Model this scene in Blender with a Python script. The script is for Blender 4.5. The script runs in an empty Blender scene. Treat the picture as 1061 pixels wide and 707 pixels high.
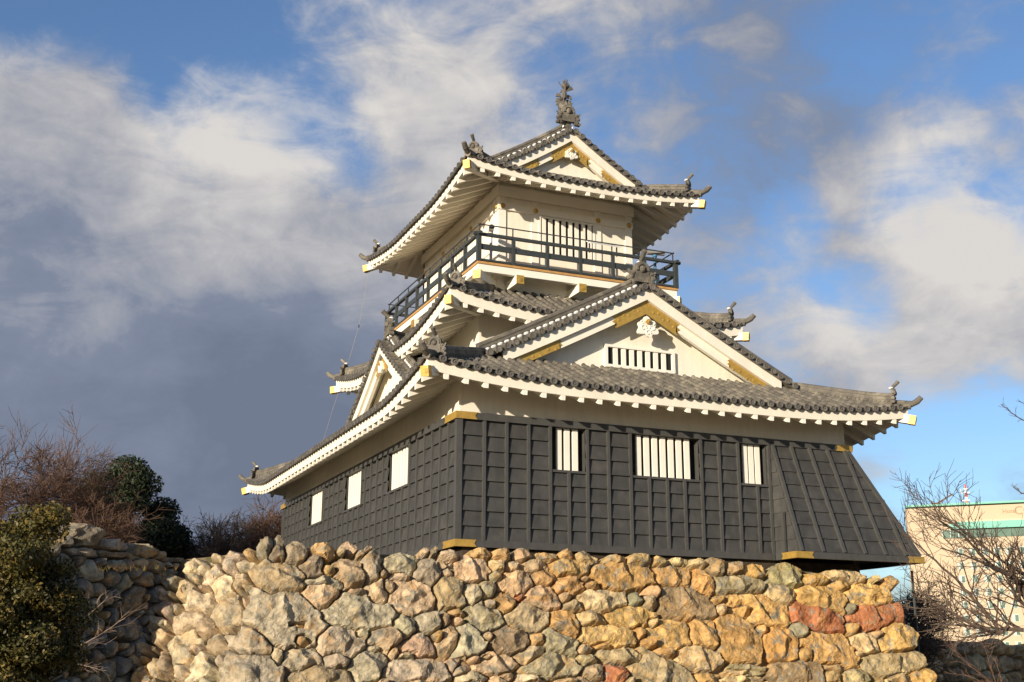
import bpy, math, random
import numpy as np
from mathutils import Vector, Matrix
R_ = math.radians
random.seed(7); RNG = np.random.RandomState(11)

# ------------------------------------------------------------ camera
CAM = np.array([-11.4700, -30.9170, -3.1832]); YAW, PITCH, ROLL, FPX = 0.399516, 0.264586, 0.0039984, 1254.73
PW, PH = 1061.0, 707.0
_f = np.array([math.sin(YAW)*math.cos(PITCH), math.cos(YAW)*math.cos(PITCH), math.sin(PITCH)])
_r = np.array([math.cos(YAW), -math.sin(YAW), 0.0]); _u = np.cross(_r, _f)
CR = _r*math.cos(ROLL)+_u*math.sin(ROLL); CU = -_r*math.sin(ROLL)+_u*math.cos(ROLL); CF = _f
cd = bpy.data.cameras.new("camera"); cam = bpy.data.objects.new("camera", cd)
bpy.context.scene.collection.objects.link(cam); bpy.context.scene.camera = cam
cam.matrix_world = Matrix(((CR[0], CU[0], -CF[0], CAM[0]), (CR[1], CU[1], -CF[1], CAM[1]), (CR[2], CU[2], -CF[2], CAM[2]), (0, 0, 0, 1)))
cd.sensor_width = 36.0; cd.sensor_fit = 'HORIZONTAL'; cd.lens = 36.0*FPX/PW
cd.clip_start = 0.1; cd.clip_end = 6000

def ray(px, py):
    d = CF*FPX + CR*(px-PW/2) + CU*(PH/2-py)
    return d/np.linalg.norm(d)
def at(px, py, axis, val):
    d = ray(px, py); return CAM + d*(val-CAM[axis])/d[axis]
def at_dist(px, py, dist):
    d = ray(px, py); return CAM + d*dist/(d@CF)

# ------------------------------------------------------------ sun, sky, exposure
SUN_AZ = math.atan2(-1.0, -0.62)          # direction towards the sun, measured from +Y towards +X
SUN_EL = R_(11.5)
scene = bpy.context.scene
vs = scene.view_settings
vs.view_transform = 'Standard'; vs.look = 'None'; vs.gamma = 1.0; vs.exposure = 0.55; vs.use_curve_mapping = False
sl = bpy.data.lights.new("sun", 'SUN'); sl.energy = 4.6; sl.angle = R_(0.53); sl.color = (1.0, 0.87, 0.69)
so = bpy.data.objects.new("sun", sl); scene.collection.objects.link(so)
sdir = Vector((math.sin(SUN_AZ)*math.cos(SUN_EL), math.cos(SUN_AZ)*math.cos(SUN_EL), math.sin(SUN_EL)))
so.rotation_euler = sdir.to_track_quat('Z', 'Y').to_euler(); so.location = sdir*80

world = bpy.data.worlds.new("World"); scene.world = world; world.use_nodes = True
def build_world():
    nt = world.node_tree; N = nt.nodes; L = nt.links
    for n in list(N): N.remove(n)
    def node(t, **k):
        n = N.new(t)
        for a, b in k.items(): setattr(n, a, b)
        return n
    def math_(op, a, b=None, clamp=False):
        n = node('ShaderNodeMath', operation=op, use_clamp=clamp)
        for i, v in enumerate((a, b)):
            if v is None: continue
            if isinstance(v, (int, float)): n.inputs[i].default_value = v
            else: L.new(v, n.inputs[i])
        return n.outputs[0]
    sky = node('ShaderNodeTexSky', sky_type='NISHITA'); sky.sun_disc = False
    sky.sun_elevation = SUN_EL; sky.sun_rotation = SUN_AZ; sky.air_density = 1.0; sky.dust_density = 0.6; sky.ozone_density = 2.0
    tc = node('ShaderNodeTexCoord')
    nrm = node('ShaderNodeVectorMath', operation='NORMALIZE'); L.new(tc.outputs['Generated'], nrm.inputs[0])
    D = nrm.outputs[0]
    sep = node('ShaderNodeSeparateXYZ'); L.new(D, sep.inputs[0])
    zc = math_('ADD', math_('MAXIMUM', sep.outputs[2], 0.0), 0.22)
    comb = node('ShaderNodeCombineXYZ'); L.new(math_('DIVIDE', sep.outputs[0], zc), comb.inputs[0]); L.new(math_('DIVIDE', sep.outputs[1], zc), comb.inputs[1])
    comb.inputs[2].default_value = 0.3
    def noise(vec, scale, detail, rough, off, dist=0.0):
        m = node('ShaderNodeMapping'); L.new(vec, m.inputs[0]); m.inputs['Location'].default_value = off
        n = node('ShaderNodeTexNoise'); L.new(m.outputs[0], n.inputs['Vector'])
        n.inputs['Scale'].default_value = scale; n.inputs['Detail'].default_value = detail; n.inputs['Roughness'].default_value = rough; n.inputs['Distortion'].default_value = dist
        return n.outputs['Fac']
    P = comb.outputs[0]
    n1 = noise(P, 1.5, 9, 0.52, (3.1, 1.7, 0.0), 0.25)
    n2 = noise(D, 7.5, 12, 0.60, (0.4, 2.2, 1.0), 0.35)
    n3 = noise(D, 3.6, 7, 0.55, (5.0, 0.2, 2.0), 0.2)
    st = node('ShaderNodeMapping'); L.new(D, st.inputs[0]); st.inputs['Scale'].default_value = (1.0, 1.0, 2.2); st.inputs['Rotation'].default_value = (0.0, 0.35, 0.0)
    n4 = noise(st.outputs[0], 15.0, 8, 0.6, (1.0, 4.0, 0.5), 0.6)
    def blobs(lst):
        acc = None
        for px, py, rad, w in lst:
            d = ray(px, py)
            dt = node('ShaderNodeVectorMath', operation='DOT_PRODUCT'); L.new(D, dt.inputs[0]); dt.inputs[1].default_value = tuple(d)
            mr = node('ShaderNodeMapRange', interpolation_type='SMOOTHSTEP'); L.new(dt.outputs['Value'], mr.inputs[0])
            mr.inputs[1].default_value = math.cos(math.atan(rad/FPX)); mr.inputs[2].default_value = 1.0
            mr.inputs[3].default_value = 0.0; mr.inputs[4].default_value = w
            acc = mr.outputs[0] if acc is None else math_('ADD', acc, mr.outputs[0])
        return acc
    cover = blobs([(120, 40, 170, -0.40), (250, 110, 150, -0.38), (40, -20, 110, -.20), (340, 190, 90, -.14), (30, 130, 130, .35), (430, 110, 110, .12), (230, 380, 430, .60), (600, 40, 220, .08),
                   (480, 40, 200, .16), (160, 250, 240, .30), (640, 130, 150, -.16), (760, 95, 110, -.10), (1000, 10, 150, -.20), (860, 30, 110, .04), (980, 150, 130, .16), (830, 170, 100, .14), (1045, 225, 90, .10), (885, 258, 70, .14), (990, 270, 80, .06), (825, 228, 50, -.30), (885, 312, 60, -.26), (930, 215, 60, -.12),
                   (800, 365, 100, .20), (920, 365, 120, .26), (1045, 340, 120, .30), (735, 270, 90, -.05), (1000, 470, 130, -.40), (690, 40, 160, .22), (930, 505, 60, .24), (1040, 512, 60, .26), (885, 440, 60, .16), (980, 430, 60, -.10)])
    dens = math_('ADD', math_('ADD', math_('MULTIPLY', n1, 1.15), math_('MULTIPLY', n2, 1.35)), math_('ADD', cover, math_('MULTIPLY', n4, 0.85)))
    dens = math_('ADD', dens, 0.5-0.5*(1.15+1.35+0.85)+0.08)
    mask = node('ShaderNodeMapRange', interpolation_type='SMOOTHSTEP'); L.new(dens, mask.inputs[0])
    mask.inputs[1].default_value = 0.22; mask.inputs[2].default_value = 0.88
    # cloud brightness
    br = blobs([(60, 200, 260, .50), (240, 230, 200, .35), (420, 130, 320, .34), (560, 40, 260, .12), (330, 60, 150, .3), (150, 400, 330, -.34), (330, 380, 260, -.22), (30, 330, 200, -.12), (850, 200, 90, -.10),
                (950, 330, 230, .62), (1020, 190, 150, .50), (900, 150, 120, .2), (900, 235, 70, -.08), (880, 430, 80, -.15), (920, 500, 60, .1), (640, 100, 200, -.05)])
    b = math_('ADD', math_('ADD', math_('MULTIPLY', n3, 1.3), math_('ADD', math_('MULTIPLY', n2, 1.5), math_('MULTIPLY', n4, 0.9))), br)
    b = math_('ADD', b, -1.18)
    cr = node('ShaderNodeValToRGB'); L.new(math_('MULTIPLY', b, 0.62), cr.inputs[0])
    e = cr.color_ramp.elements
    e[0].position = 0.06; e[0].color = (0.180, 0.215, 0.300, 1)
    e[1].position = 0.98; e[1].color = (0.76, 0.73, 0.70, 1)
    m_ = cr.color_ramp.elements.new(0.40); m_.color = (0.235, 0.275, 0.37, 1)
    m_ = cr.color_ramp.elements.new(0.62); m_.color = (0.42, 0.43, 0.48, 1)
    # sky colour: nishita, a little deeper
    skym = node('ShaderNodeVectorMath', operation='MULTIPLY'); L.new(sky.outputs[0], skym.inputs[0]); skym.inputs[1].default_value = SKYMUL
    clm = node('ShaderNodeVectorMath', operation='SCALE'); L.new(cr.outputs[0], clm.inputs[0]); clm.inputs['Scale'].default_value = CLOUDMUL
    mix = node('ShaderNodeMix', data_type='RGBA'); L.new(mask.outputs[0], mix.inputs['Factor'])
    L.new(skym.outputs[0], mix.inputs[6]); L.new(clm.outputs[0], mix.inputs[7])
    bg = node('ShaderNodeBackground'); L.new(mix.outputs[2], bg.inputs[0]); bg.inputs[1].default_value = 0.1
    out = node('ShaderNodeOutputWorld'); L.new(bg.outputs[0], out.inputs[0])
SKYMUL = (0.90, 1.02, 1.24); CLOUDMUL = 6.4
build_world()

# ------------------------------------------------------------ materials
def mat(name, col, rough=0.8, metal=0.0, noise=0.12, nscale=3.0, bump=0.0, bscale=20.0, col2=None, c2scale=1.2, c2pos=(0.5, 0.65), spec=0.3, attr=False):
    m = bpy.data.materials.new(name); m.use_nodes = True; nt = m.node_tree; N = nt.nodes; L = nt.links
    b = N['Principled BSDF']; b.inputs['Roughness'].default_value = rough; b.inputs['Metallic'].default_value = metal
    b.inputs['Specular IOR Level'].default_value = spec
    tc = N.new('ShaderNodeTexCoord')
    def nz(scale, detail=6, rough_=0.6):
        n = N.new('ShaderNodeTexNoise'); L.new(tc.outputs['Object'], n.inputs['Vector']); n.inputs['Scale'].default_value = scale
        n.inputs['Detail'].default_value = detail; n.inputs['Roughness'].default_value = rough_; return n.outputs['Fac']
    if attr:
        a = N.new('ShaderNodeAttribute'); a.attribute_name = 'tint'; cur = a.outputs['Color']
    else:
        rgb = N.new('ShaderNodeRGB'); rgb.outputs[0].default_value = (*col, 1); cur = rgb.outputs[0]
    if col2 is not None:
        mr = N.new('ShaderNodeMapRange'); L.new(nz(c2scale, 8, 0.65), mr.inputs[0]); mr.inputs[1].default_value, mr.inputs[2].default_value = c2pos
        mx = N.new('ShaderNodeMix'); mx.data_type = 'RGBA'; L.new(mr.outputs[0], mx.inputs['Factor']); L.new(cur, mx.inputs[6]); mx.inputs[7].default_value = (*col2, 1); cur = mx.outputs[2]
    if noise > 0:
        mr = N.new('ShaderNodeMapRange'); L.new(nz(nscale), mr.inputs[0]); mr.inputs[1].default_value = 0.25; mr.inputs[2].default_value = 0.75
        mr.inputs[3].default_value = 1-noise*1.6; mr.inputs[4].default_value = 1+noise
        ml = N.new('ShaderNodeVectorMath'); ml.operation = 'SCALE'; L.new(cur, ml.inputs[0]); L.new(mr.outputs[0], ml.inputs['Scale']); cur = ml.outputs[0]
    L.new(cur, b.inputs['Base Color'])
    if bump > 0:
        bp = N.new('ShaderNodeBump'); bp.inputs['Strength'].default_value = 1.0; bp.inputs['Distance'].default_value = bump
        L.new(nz(bscale, 8, 0.7), bp.inputs['Height']); L.new(bp.outputs[0], b.inputs['Normal'])
    return m
M = {}
M['plaster'] = mat('white_plaster', (0.83, 0.78, 0.655), 0.85, noise=0.04, nscale=1.3, bump=0.004, bscale=14, col2=(0.75, 0.69, 0.56), c2scale=0.9, c2pos=(0.52, 0.85))
M['trim'] = mat('white_painted_trim', (0.83, 0.79, 0.69), 0.7, noise=0.025, nscale=4, bump=0.002, bscale=20)
M['board'] = mat('dark_painted_boards', (0.060, 0.0595, 0.057), 0.60, noise=0.18, nscale=2.2, bump=0.003, bscale=30, col2=(0.078, 0.075, 0.068), c2scale=1.4)
M['batten'] = mat('dark_painted_battens', (0.072, 0.071, 0.067), 0.55, noise=0.10, nscale=5, bump=0.002, bscale=30)
M['rail'] = mat('black_painted_rail', (0.045, 0.052, 0.052), 0.5, noise=0.1, nscale=5)
M['dark'] = mat('unlit_inside_black', (0.012, 0.014, 0.015), 0.9, noise=0)  # near-black standing in for the shade inside windows and lattices
M['tile'] = mat('grey_roof_tile', (0.125, 0.112, 0.092), 0.7, noise=0.26, nscale=4.0, bump=0.006, bscale=16, col2=(0.30, 0.265, 0.20), c2scale=2.2, c2pos=(0.46, 0.72))
M['pan'] = mat('dark_pan_tile', (0.046, 0.043, 0.039), 0.8, noise=0.40, nscale=3.3, bump=0.012, bscale=14, col2=(0.16, 0.14, 0.10), c2scale=3.5, c2pos=(0.50, 0.72))
M['tile_dark'] = mat('dark_tile_ends', (0.115, 0.108, 0.098), 0.7, noise=0.22, nscale=4.5, bump=0.004, bscale=18, col2=(0.24, 0.215, 0.175), c2scale=5, c2pos=(0.5, 0.7))
M['gold'] = mat('gilt_metal', (0.53, 0.335, 0.075), 0.45, metal=0.4, noise=0.16, nscale=7, bump=0.006, bscale=12, spec=0.5)
M['deck'] = mat('orange_brown_deck_wood', (0.50, 0.28, 0.10), 0.7, noise=0.15, nscale=6)
M['stone'] = mat('weathered_stone', (0.5, 0.4, 0.25), 0.92, noise=0.42, nscale=4.0, bump=0.03, bscale=19.0, col2=(0.27, 0.245, 0.185), c2scale=3.4, c2pos=(0.52, 0.64), spec=0.12, attr=True)
def streaks(m, amt):
    nt = M[m].node_tree; N = nt.nodes; L = nt.links; b = N['Principled BSDF']; src = b.inputs['Base Color'].links[0].from_socket
    tc = N.new('ShaderNodeTexCoord'); mp = N.new('ShaderNodeMapping'); mp.inputs['Scale'].default_value = (5.5, 5.5, .5); L.new(tc.outputs['Object'], mp.inputs[0])
    n = N.new('ShaderNodeTexNoise'); n.inputs['Scale'].default_value = 1.0; n.inputs['Detail'].default_value = 7; n.inputs['Roughness'].default_value = .6; L.new(mp.outputs[0], n.inputs['Vector'])
    mr = N.new('ShaderNodeMapRange'); L.new(n.outputs['Fac'], mr.inputs[0]); mr.inputs[1].default_value = .42; mr.inputs[2].default_value = .72; mr.inputs[3].default_value = 1.0; mr.inputs[4].default_value = 1-amt
    v = N.new('ShaderNodeVectorMath'); v.operation = 'SCALE'; L.new(src, v.inputs[0]); L.new(mr.outputs[0], v.inputs['Scale']); L.new(v.outputs[0], b.inputs['Base Color'])
streaks('plaster', .07); streaks('board', .22); streaks('batten', .16)
def stone_extra():
    nt = M['stone'].node_tree; N = nt.nodes; L = nt.links; b = N['Principled BSDF']; src = b.inputs['Base Color'].links[0].from_socket
    tc = N.new('ShaderNodeTexCoord')
    for sc, lo, hi, col in ((1.9, .54, .68, (.60, .34, .12)), (11.0, .60, .70, (.16, .12, .08)), (8.0, .62, .70, (.66, .60, .47))):
        n = N.new('ShaderNodeTexNoise'); n.inputs['Scale'].default_value = sc; n.inputs['Detail'].default_value = 9; n.inputs['Roughness'].default_value = .68; n.inputs['Distortion'].default_value = .4
        mp = N.new('ShaderNodeMapping'); mp.inputs['Location'].default_value = (sc, 2*sc, 1); L.new(tc.outputs['Object'], mp.inputs[0]); L.new(mp.outputs[0], n.inputs['Vector'])
        mr = N.new('ShaderNodeMapRange'); L.new(n.outputs['Fac'], mr.inputs[0]); mr.inputs[1].default_value = lo; mr.inputs[2].default_value = hi; mr.inputs[4].default_value = .62
        mx = N.new('ShaderNodeMix'); mx.data_type = 'RGBA'; L.new(mr.outputs[0], mx.inputs['Factor']); L.new(src, mx.inputs[6]); mx.inputs[7].default_value = (*col, 1); src = mx.outputs[2]
    L.new(src, b.inputs['Base Color'])
stone_extra()
M['soil'] = mat('dry_soil', (0.17, 0.125, 0.075), 0.95, noise=0.3, nscale=2, bump=0.05, bscale=4, col2=(0.10, 0.10, 0.04), c2scale=0.6)
M['shade_soil'] = mat('shaded_rubble_fill', (0.06, 0.046, 0.032), 0.95, noise=0.3, nscale=4, bump=0.05, bscale=6)  # soil in a darkened copy, carrying the shade of gaps in its colour
M['bark'] = mat('bark', (0.095, 0.068, 0.052), 0.9, noise=0.25, nscale=8)
M['bark_red'] = mat('reddish_twig_bark', (0.150, 0.088, 0.058), 0.9, noise=0.25, nscale=3)
M['bark_grey'] = mat('grey_brown_bark', (0.105, 0.078, 0.062), 0.9, noise=0.25, nscale=3)
M['bark_pale'] = mat('pale_dry_twig', (0.30, 0.22, 0.16), 0.9, noise=0.2, nscale=8)
M['leaf_dark'] = mat('dark_evergreen_leaf', (0.030, 0.042, 0.016), 0.6, noise=0.45, nscale=1.6)
M['leaf_olive'] = mat('olive_evergreen_leaf', (0.070, 0.066, 0.017), 0.55, noise=0.55, nscale=4.2, col2=(0.25, 0.17, 0.035), c2scale=3.0, c2pos=(0.47, 0.66))  # yellow second colour paints sunlit tips into the leaves
M['grass'] = mat('dry_grass_blades', (0.23, 0.13, 0.055), 0.9, noise=0.4, nscale=5, col2=(0.15, 0.15, 0.04), c2scale=2)
M['hotel'] = mat('beige_hotel_tile', (0.53, 0.415, 0.285), 0.8, noise=0.02, nscale=0.1)
M['hotel_side'] = mat('pale_hotel_trim', (0.66, 0.52, 0.36), 0.8, noise=0.02, nscale=0.1)
M['green'] = mat('turquoise_roof_metal', (0.16, 0.46, 0.36), 0.5, noise=0.03, nscale=0.5)
M['glass'] = mat('green_grey_glass', (0.10, 0.17, 0.13), 0.12, noise=0.2, nscale=0.4, spec=0.6)
M['winframe'] = mat('pale_window_frame', (0.50, 0.56, 0.52), 0.5, noise=0.1, nscale=0.5)
M['red'] = mat('red_orange_paint', (0.62, 0.10, 0.045), 0.5, noise=0.05)
M['white'] = mat('white_paint', (0.78, 0.77, 0.74), 0.5, noise=0.03)
M['steel'] = mat('grey_steel', (0.42, 0.41, 0.38), 0.4, metal=0.5, noise=0.08)
M['blue'] = mat('blue_painted_metal', (0.05, 0.16, 0.27), 0.45, noise=0.08)
M['letter'] = mat('faded_brown_lettering', (0.36, 0.26, 0.165), 0.8, noise=0)
M['wire'] = mat('bare_copper_wire', (0.36, 0.32, 0.26), 0.6, noise=0)

# ------------------------------------------------------------ helpers
COL = scene.collection
class MB:
    def __init__(s): s.v = []; s.f = []; s.m = []
    def add(s, vs, fs, m=0):
        o = len(s.v); s.v.extend([tuple(map(float, p)) for p in vs])
        for f in fs: s.f.append(tuple(i+o for i in f)); s.m.append(m)
    def merge(s, o, m=1):
        k = len(s.v); s.v.extend(o.v); s.f.extend([tuple(i+k for i in f) for f in o.f]); s.m.extend([m]*len(o.f))
    def box(s, x0, x1, y0, y1, z0, z1, m=0):
        s.add([(x0, y0, z0), (x1, y0, z0), (x1, y1, z0), (x0, y1, z0), (x0, y0, z1), (x1, y0, z1), (x1, y1, z1), (x0, y1, z1)],
              [(0, 3, 2, 1), (4, 5, 6, 7), (0, 1, 5, 4), (1, 2, 6, 5), (2, 3, 7, 6), (3, 0, 4, 7)], m)
    def lathe(s, c, d, prof, n=10, m=0):
        c = np.array(c, float); d = np.array(d, float); d /= np.linalg.norm(d); u = np.array((0, 0, 1.0))
        if abs(d@u) > .95: u = np.array((1.0, 0, 0))
        a = np.cross(d, u); a /= np.linalg.norm(a); b = np.cross(a, d); vs = []
        for t, r in prof:
            for j in range(n): an = 2*math.pi*j/n; vs.append(c+d*t+(a*math.cos(an)+b*math.sin(an))*r)
        k = len(prof); fs = [(i*n+j, (i+1)*n+j, (i+1)*n+(j+1) % n, i*n+(j+1) % n) for i in range(k-1) for j in range(n)]+[tuple(range((k-1)*n, k*n))]
        s.add(vs, fs, m)
    def cap(s, c, d, r=.094):
        s.lathe(c, d, [(-.06, r), (0, r), (0, r*.70), (-.022, r*.66)], 10); s.lathe(c, d, [(-.022, r*.30), (-.006, r*.22)], 6)
    def bar(s, a, b, w, h, up=(0, 0, 1), m=0):
        """box from a to b, width w sideways, height h along up; a,b on the centre line"""
        a = np.array(a, float); b = np.array(b, float); d = b-a; d /= np.linalg.norm(d)
        up = np.array(up, float); sd = np.cross(d, up); sd /= np.linalg.norm(sd); up = np.cross(sd, d)
        vs = [p+sd*i*w/2+up*j*h/2 for p in (a, b) for i, j in ((-1, -1), (1, -1), (1, 1), (-1, 1))]
        s.add(vs, [(0, 1, 2, 3), (7, 6, 5, 4), (0, 4, 5, 1), (1, 5, 6, 2), (2, 6, 7, 3), (3, 7, 4, 0)], m)
    def prism(s, pts, off, m=0):
        """polygon pts (3d list) extruded by vector off"""
        n = len(pts); off = np.array(off, float)
        vs = [np.array(p, float) for p in pts]+[np.array(p, float)+off for p in pts]
        nrm = np.zeros(3)
        for i in range(n): nrm += np.cross(vs[i], vs[(i+1) % n])
        fl = nrm@off < 0
        fs = [tuple(range(n)), tuple(range(2*n-1, n-1, -1))]+[(i, i+n, (i+1) % n+n, (i+1) % n) for i in range(n)]
        if not fl: fs = [tuple(reversed(f)) for f in fs]
        s.add(vs, fs, m)
    def tube(s, pts, rad, n=6, cap=True, m=0, up0=(0, 0, 1)):
        pts = [np.array(p, float) for p in pts]; k = len(pts)
        if not hasattr(rad, '__len__'): rad = [rad]*k
        vs = []
        for i, p in enumerate(pts):
            d = pts[min(i+1, k-1)]-pts[max(i-1, 0)]; d /= (np.linalg.norm(d)+1e-9)
            u = np.array(up0, float)
            if abs(d@u) > 0.95: u = np.array((1.0, 0.1, 0))
            a = np.cross(d, u); a /= np.linalg.norm(a); b = np.cross(a, d)
            for j in range(n):
                t = 2*math.pi*j/n; vs.append(p+(a*math.cos(t)+b*math.sin(t))*rad[i])
        fs = [(i*n+j, (i+1)*n+j, (i+1)*n+(j+1) % n, i*n+(j+1) % n) for i in range(k-1) for j in range(n)]
        if cap: fs += [tuple(range(n)), tuple(range(k*n-1, (k-1)*n-1, -1))]
        s.add(vs, fs, m)
    def sweep(s, path, prof, m=0, up=(0, 0, 1), side=None):
        """prof: list of (sideways, up) points swept along path, closed profile"""
        path = [np.array(p, float) for p in path]; k = len(path); n = len(prof); vs = []
        for i, p in enumerate(path):
            d = path[min(i+1, k-1)]-path[max(i-1, 0)]; d /= np.linalg.norm(d)
            u = np.array(up, float); a = np.cross(d, u) if side is None else np.array(side, float); a /= np.linalg.norm(a); b = np.cross(a, d) if side is None else u
            for (q, w) in prof: vs.append(p+a*q+b*w)
        fs = [(i*n+j, i*n+(j+1) % n, (i+1)*n+(j+1) % n, (i+1)*n+j) for i in range(k-1) for j in range(n)]
        fs += [tuple(range(n-1, -1, -1)), tuple(range((k-1)*n, k*n))]
        s.add(vs, fs, m)
    def blob(s, c, r, n=6, k=5, m=0, ax=((1, 0, 0), (0, 1, 0), (0, 0, 1))):
        c = np.array(c, float); ax = [np.array(a, float) for a in ax]; vs = []
        for i in range(k+1):
            t = math.pi*i/k
            for j in range(n):
                p = 2*math.pi*j/n
                vs.append(c+ax[0]*r[0]*math.sin(t)*math.cos(p)+ax[1]*r[1]*math.sin(t)*math.sin(p)+ax[2]*r[2]*math.cos(t))
        s.add(vs, [(i*n+j, (i+1)*n+j, (i+1)*n+(j+1) % n, i*n+(j+1) % n) for i in range(k) for j in range(n)], m)
    def build(s, name, mats, parent=None, smooth=False, **tags):
        me = bpy.data.meshes.new(name); me.from_pydata(s.v, [], s.f)
        if not isinstance(mats, (list, tuple)): mats = [mats]
        for x in mats: me.materials.append(M[x] if isinstance(x, str) else x)
        if len(mats) > 1: me.polygons.foreach_set('material_index', s.m)
        if smooth: me.polygons.foreach_set('use_smooth', [True]*len(me.polygons))
        me.update()
        o = bpy.data.objects.new(name, me); COL.objects.link(o)
        if parent is not None: adopt(o, parent)
        for k_, v_ in tags.items(): o[k_] = v_
        return o
def wloc(o):
    v = Vector((0, 0, 0))
    while o is not None: v = v+o.location; o = o.parent if o.parent else None
    return v
ROOTLOC = {}
def adopt(o, parent):
    o.parent = parent
    r = parent
    while r.parent is not None: r = r.parent
    # every part is modelled in world coordinates: undo the offset of the empty at the thing's base
    if parent is r: o.location = o.location - r.location
def empty(name, loc, label, cat, group=None):
    o = bpy.data.objects.new(name, None); COL.objects.link(o); o.location = Vector(loc); o['label'] = label; o['category'] = cat
    o.empty_display_size = 0.3
    if group: o['group'] = group
    return o
def tag(o, label, cat, group=None):
    o['label'] = label; o['category'] = cat
    if group: o['group'] = group
    return o
def struct(o): o['kind'] = 'structure'; return o
def sstep(x): x = min(max(x, 0.0), 1.0); return x*x*(3-2*x)
def lerp(a, b, t): return np.array(a, float)*(1-t)+np.array(b, float)*t
# ============================================================ the castle keep
CX, CY = 6.57, 10.87
W1, D1 = 13.14, 21.74            # ground-floor walls: x 0..W1, y 0..D1
keep = empty('castle_keep', (CX, CY, 0.0), 'white Japanese castle keep with dark boarded base and three tiled roofs', 'castle')

# ---------- ground floor: clapboards on the front and left walls
ROWS = [0.18, 0.57, 0.986, 1.40, 1.82, 2.235, 2.65, 3.07, 3.52]
def boards(name, axis, length, holes, face, label):
    mb = MB()
    def P(s, o, z):                        # s along the wall, o outwards
        return (s, face-o, z) if axis == 'x' else (face-o, s, z)
    for za, zb in zip(ROWS[:-1], ROWS[1:]):
        segs = [(0.0, length)]
        if za > 2.2:
            for h0, h1 in holes:
                segs = [q for a, b in segs for q in ((a, min(b, h0)), (max(a, h1), b)) if q[1]-q[0] > 0.01]
        for a, b in segs:
            vs = [P(a, 0.0, za), P(b, 0.0, za), P(b, 0.070, za), P(a, 0.070, za), P(a, 0.0, zb+0.02), P(b, 0.0, zb+0.02), P(b, 0.006, zb+0.02), P(a, 0.006, zb+0.02)]
            fs = [(3, 2, 6, 7), (0, 1, 2, 3), (4, 7, 6, 5), (0, 3, 7, 4), (1, 5, 6, 2), (0, 4, 5, 1)]
            if axis != 'x': fs = [tuple(reversed(f)) for f in fs]
            mb.add(vs, fs)
    return mb.build(name, 'board', keep, label=label)
WF = [(2.80, 3.87, 3), (5.37, 7.66, 7), (9.08, 10.06, 3)]           # front windows and their bars
WL = [(4.22, 6.34, 7), (9.42, 11.52, 7), (14.78, 16.88, 7)]
front_wall = boards('front_wall', 'x', W1, [(a, b) for a, b, n in WF], 0.0, 'dark clapboard front wall in the sun')
left_wall = boards('side_wall', 'y', D1, [(a, b) for a, b, n in WL], 0.0, 'dark clapboard side wall with three white barred windows')
mb = MB()                                                             # plain backing and far walls
mb.box(0.35, W1, D1-0.02, D1, 0, 3.6); mb.box(W1-0.02, W1, 0.0, D1-0.03, 0, 3.6)
mb.build('rear_wall', 'board', keep)
mb = MB(); mb.box(0.2, 13.4, 0.08, 3.0, -.8, -.005); mb.build('dark_sill_fill', 'shade_soil', keep)  # dark block closing the gap under the sill, its shade painted in
mb = MB(); mb.box(0.33, W1-0.05, 0.33, D1-0.05, 0.0, 3.66); mb.build('interior', 'dark', keep)  # solid near-black box in place of unlit rooms
# battens
mb = MB()
T = 0.085
for k, x in enumerate([0.69, 1.36, 2.03, 2.70, 3.28, 3.87, 4.55, 5.27, 5.88, 6.48, 7.07, 7.66, 8.29, 8.97, 9.62, 10.08]):
    top = 2.235 if x in (3.28, 5.88, 6.48, 7.07, 9.62) else 3.52
    mb.box(x, x+T, -0.105, -0.001, 0.16, top)
mb.box(-0.096, 0.08, -0.096, 0.08, 0.16, 3.52)
mb.build('batten', 'batten', front_wall, label='upright battens over the front clapboards')
mb = MB()
y = 0.58
while y < D1-0.2:
    inwin = [1 for a, b, n in WL if a-0.02 < y+0.05 < b-0.02]
    mb.box(-0.100, -0.001, y, y+T, 0.16, 2.235 if inwin else 3.52); y += 0.69
for a, b, n in WL:
    mb.box(-0.078, -0.001, a-T, a, 2.2, 3.52); mb.box(-0.078, -0.001, b, b+T, 2.2, 3.52)
mb.box(-0.075, 0.02, D1-0.1, D1+0.02, 0.16, 3.52)
mb.build('batten', 'batten', left_wall, label='upright battens over the side clapboards')
# beams round the walls
mb = MB()
for za, zb, o in ((0.0, 0.19, 0.10), (3.50, 3.70, 0.12)):
    x1 = 10.16 if za == 0 else W1+o
    mb.box(-o, x1, -o, 0.0, za, zb); mb.box(-o, 0.0, 0.0, D1+o, za, zb); mb.box(0.0, W1+o, D1, D1+o, za, zb); mb.box(W1, W1+o, 0.0, D1, za, zb)
mb.build('wall_beam', 'batten', keep, label='dark sill and head beams of the boarded walls')
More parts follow.
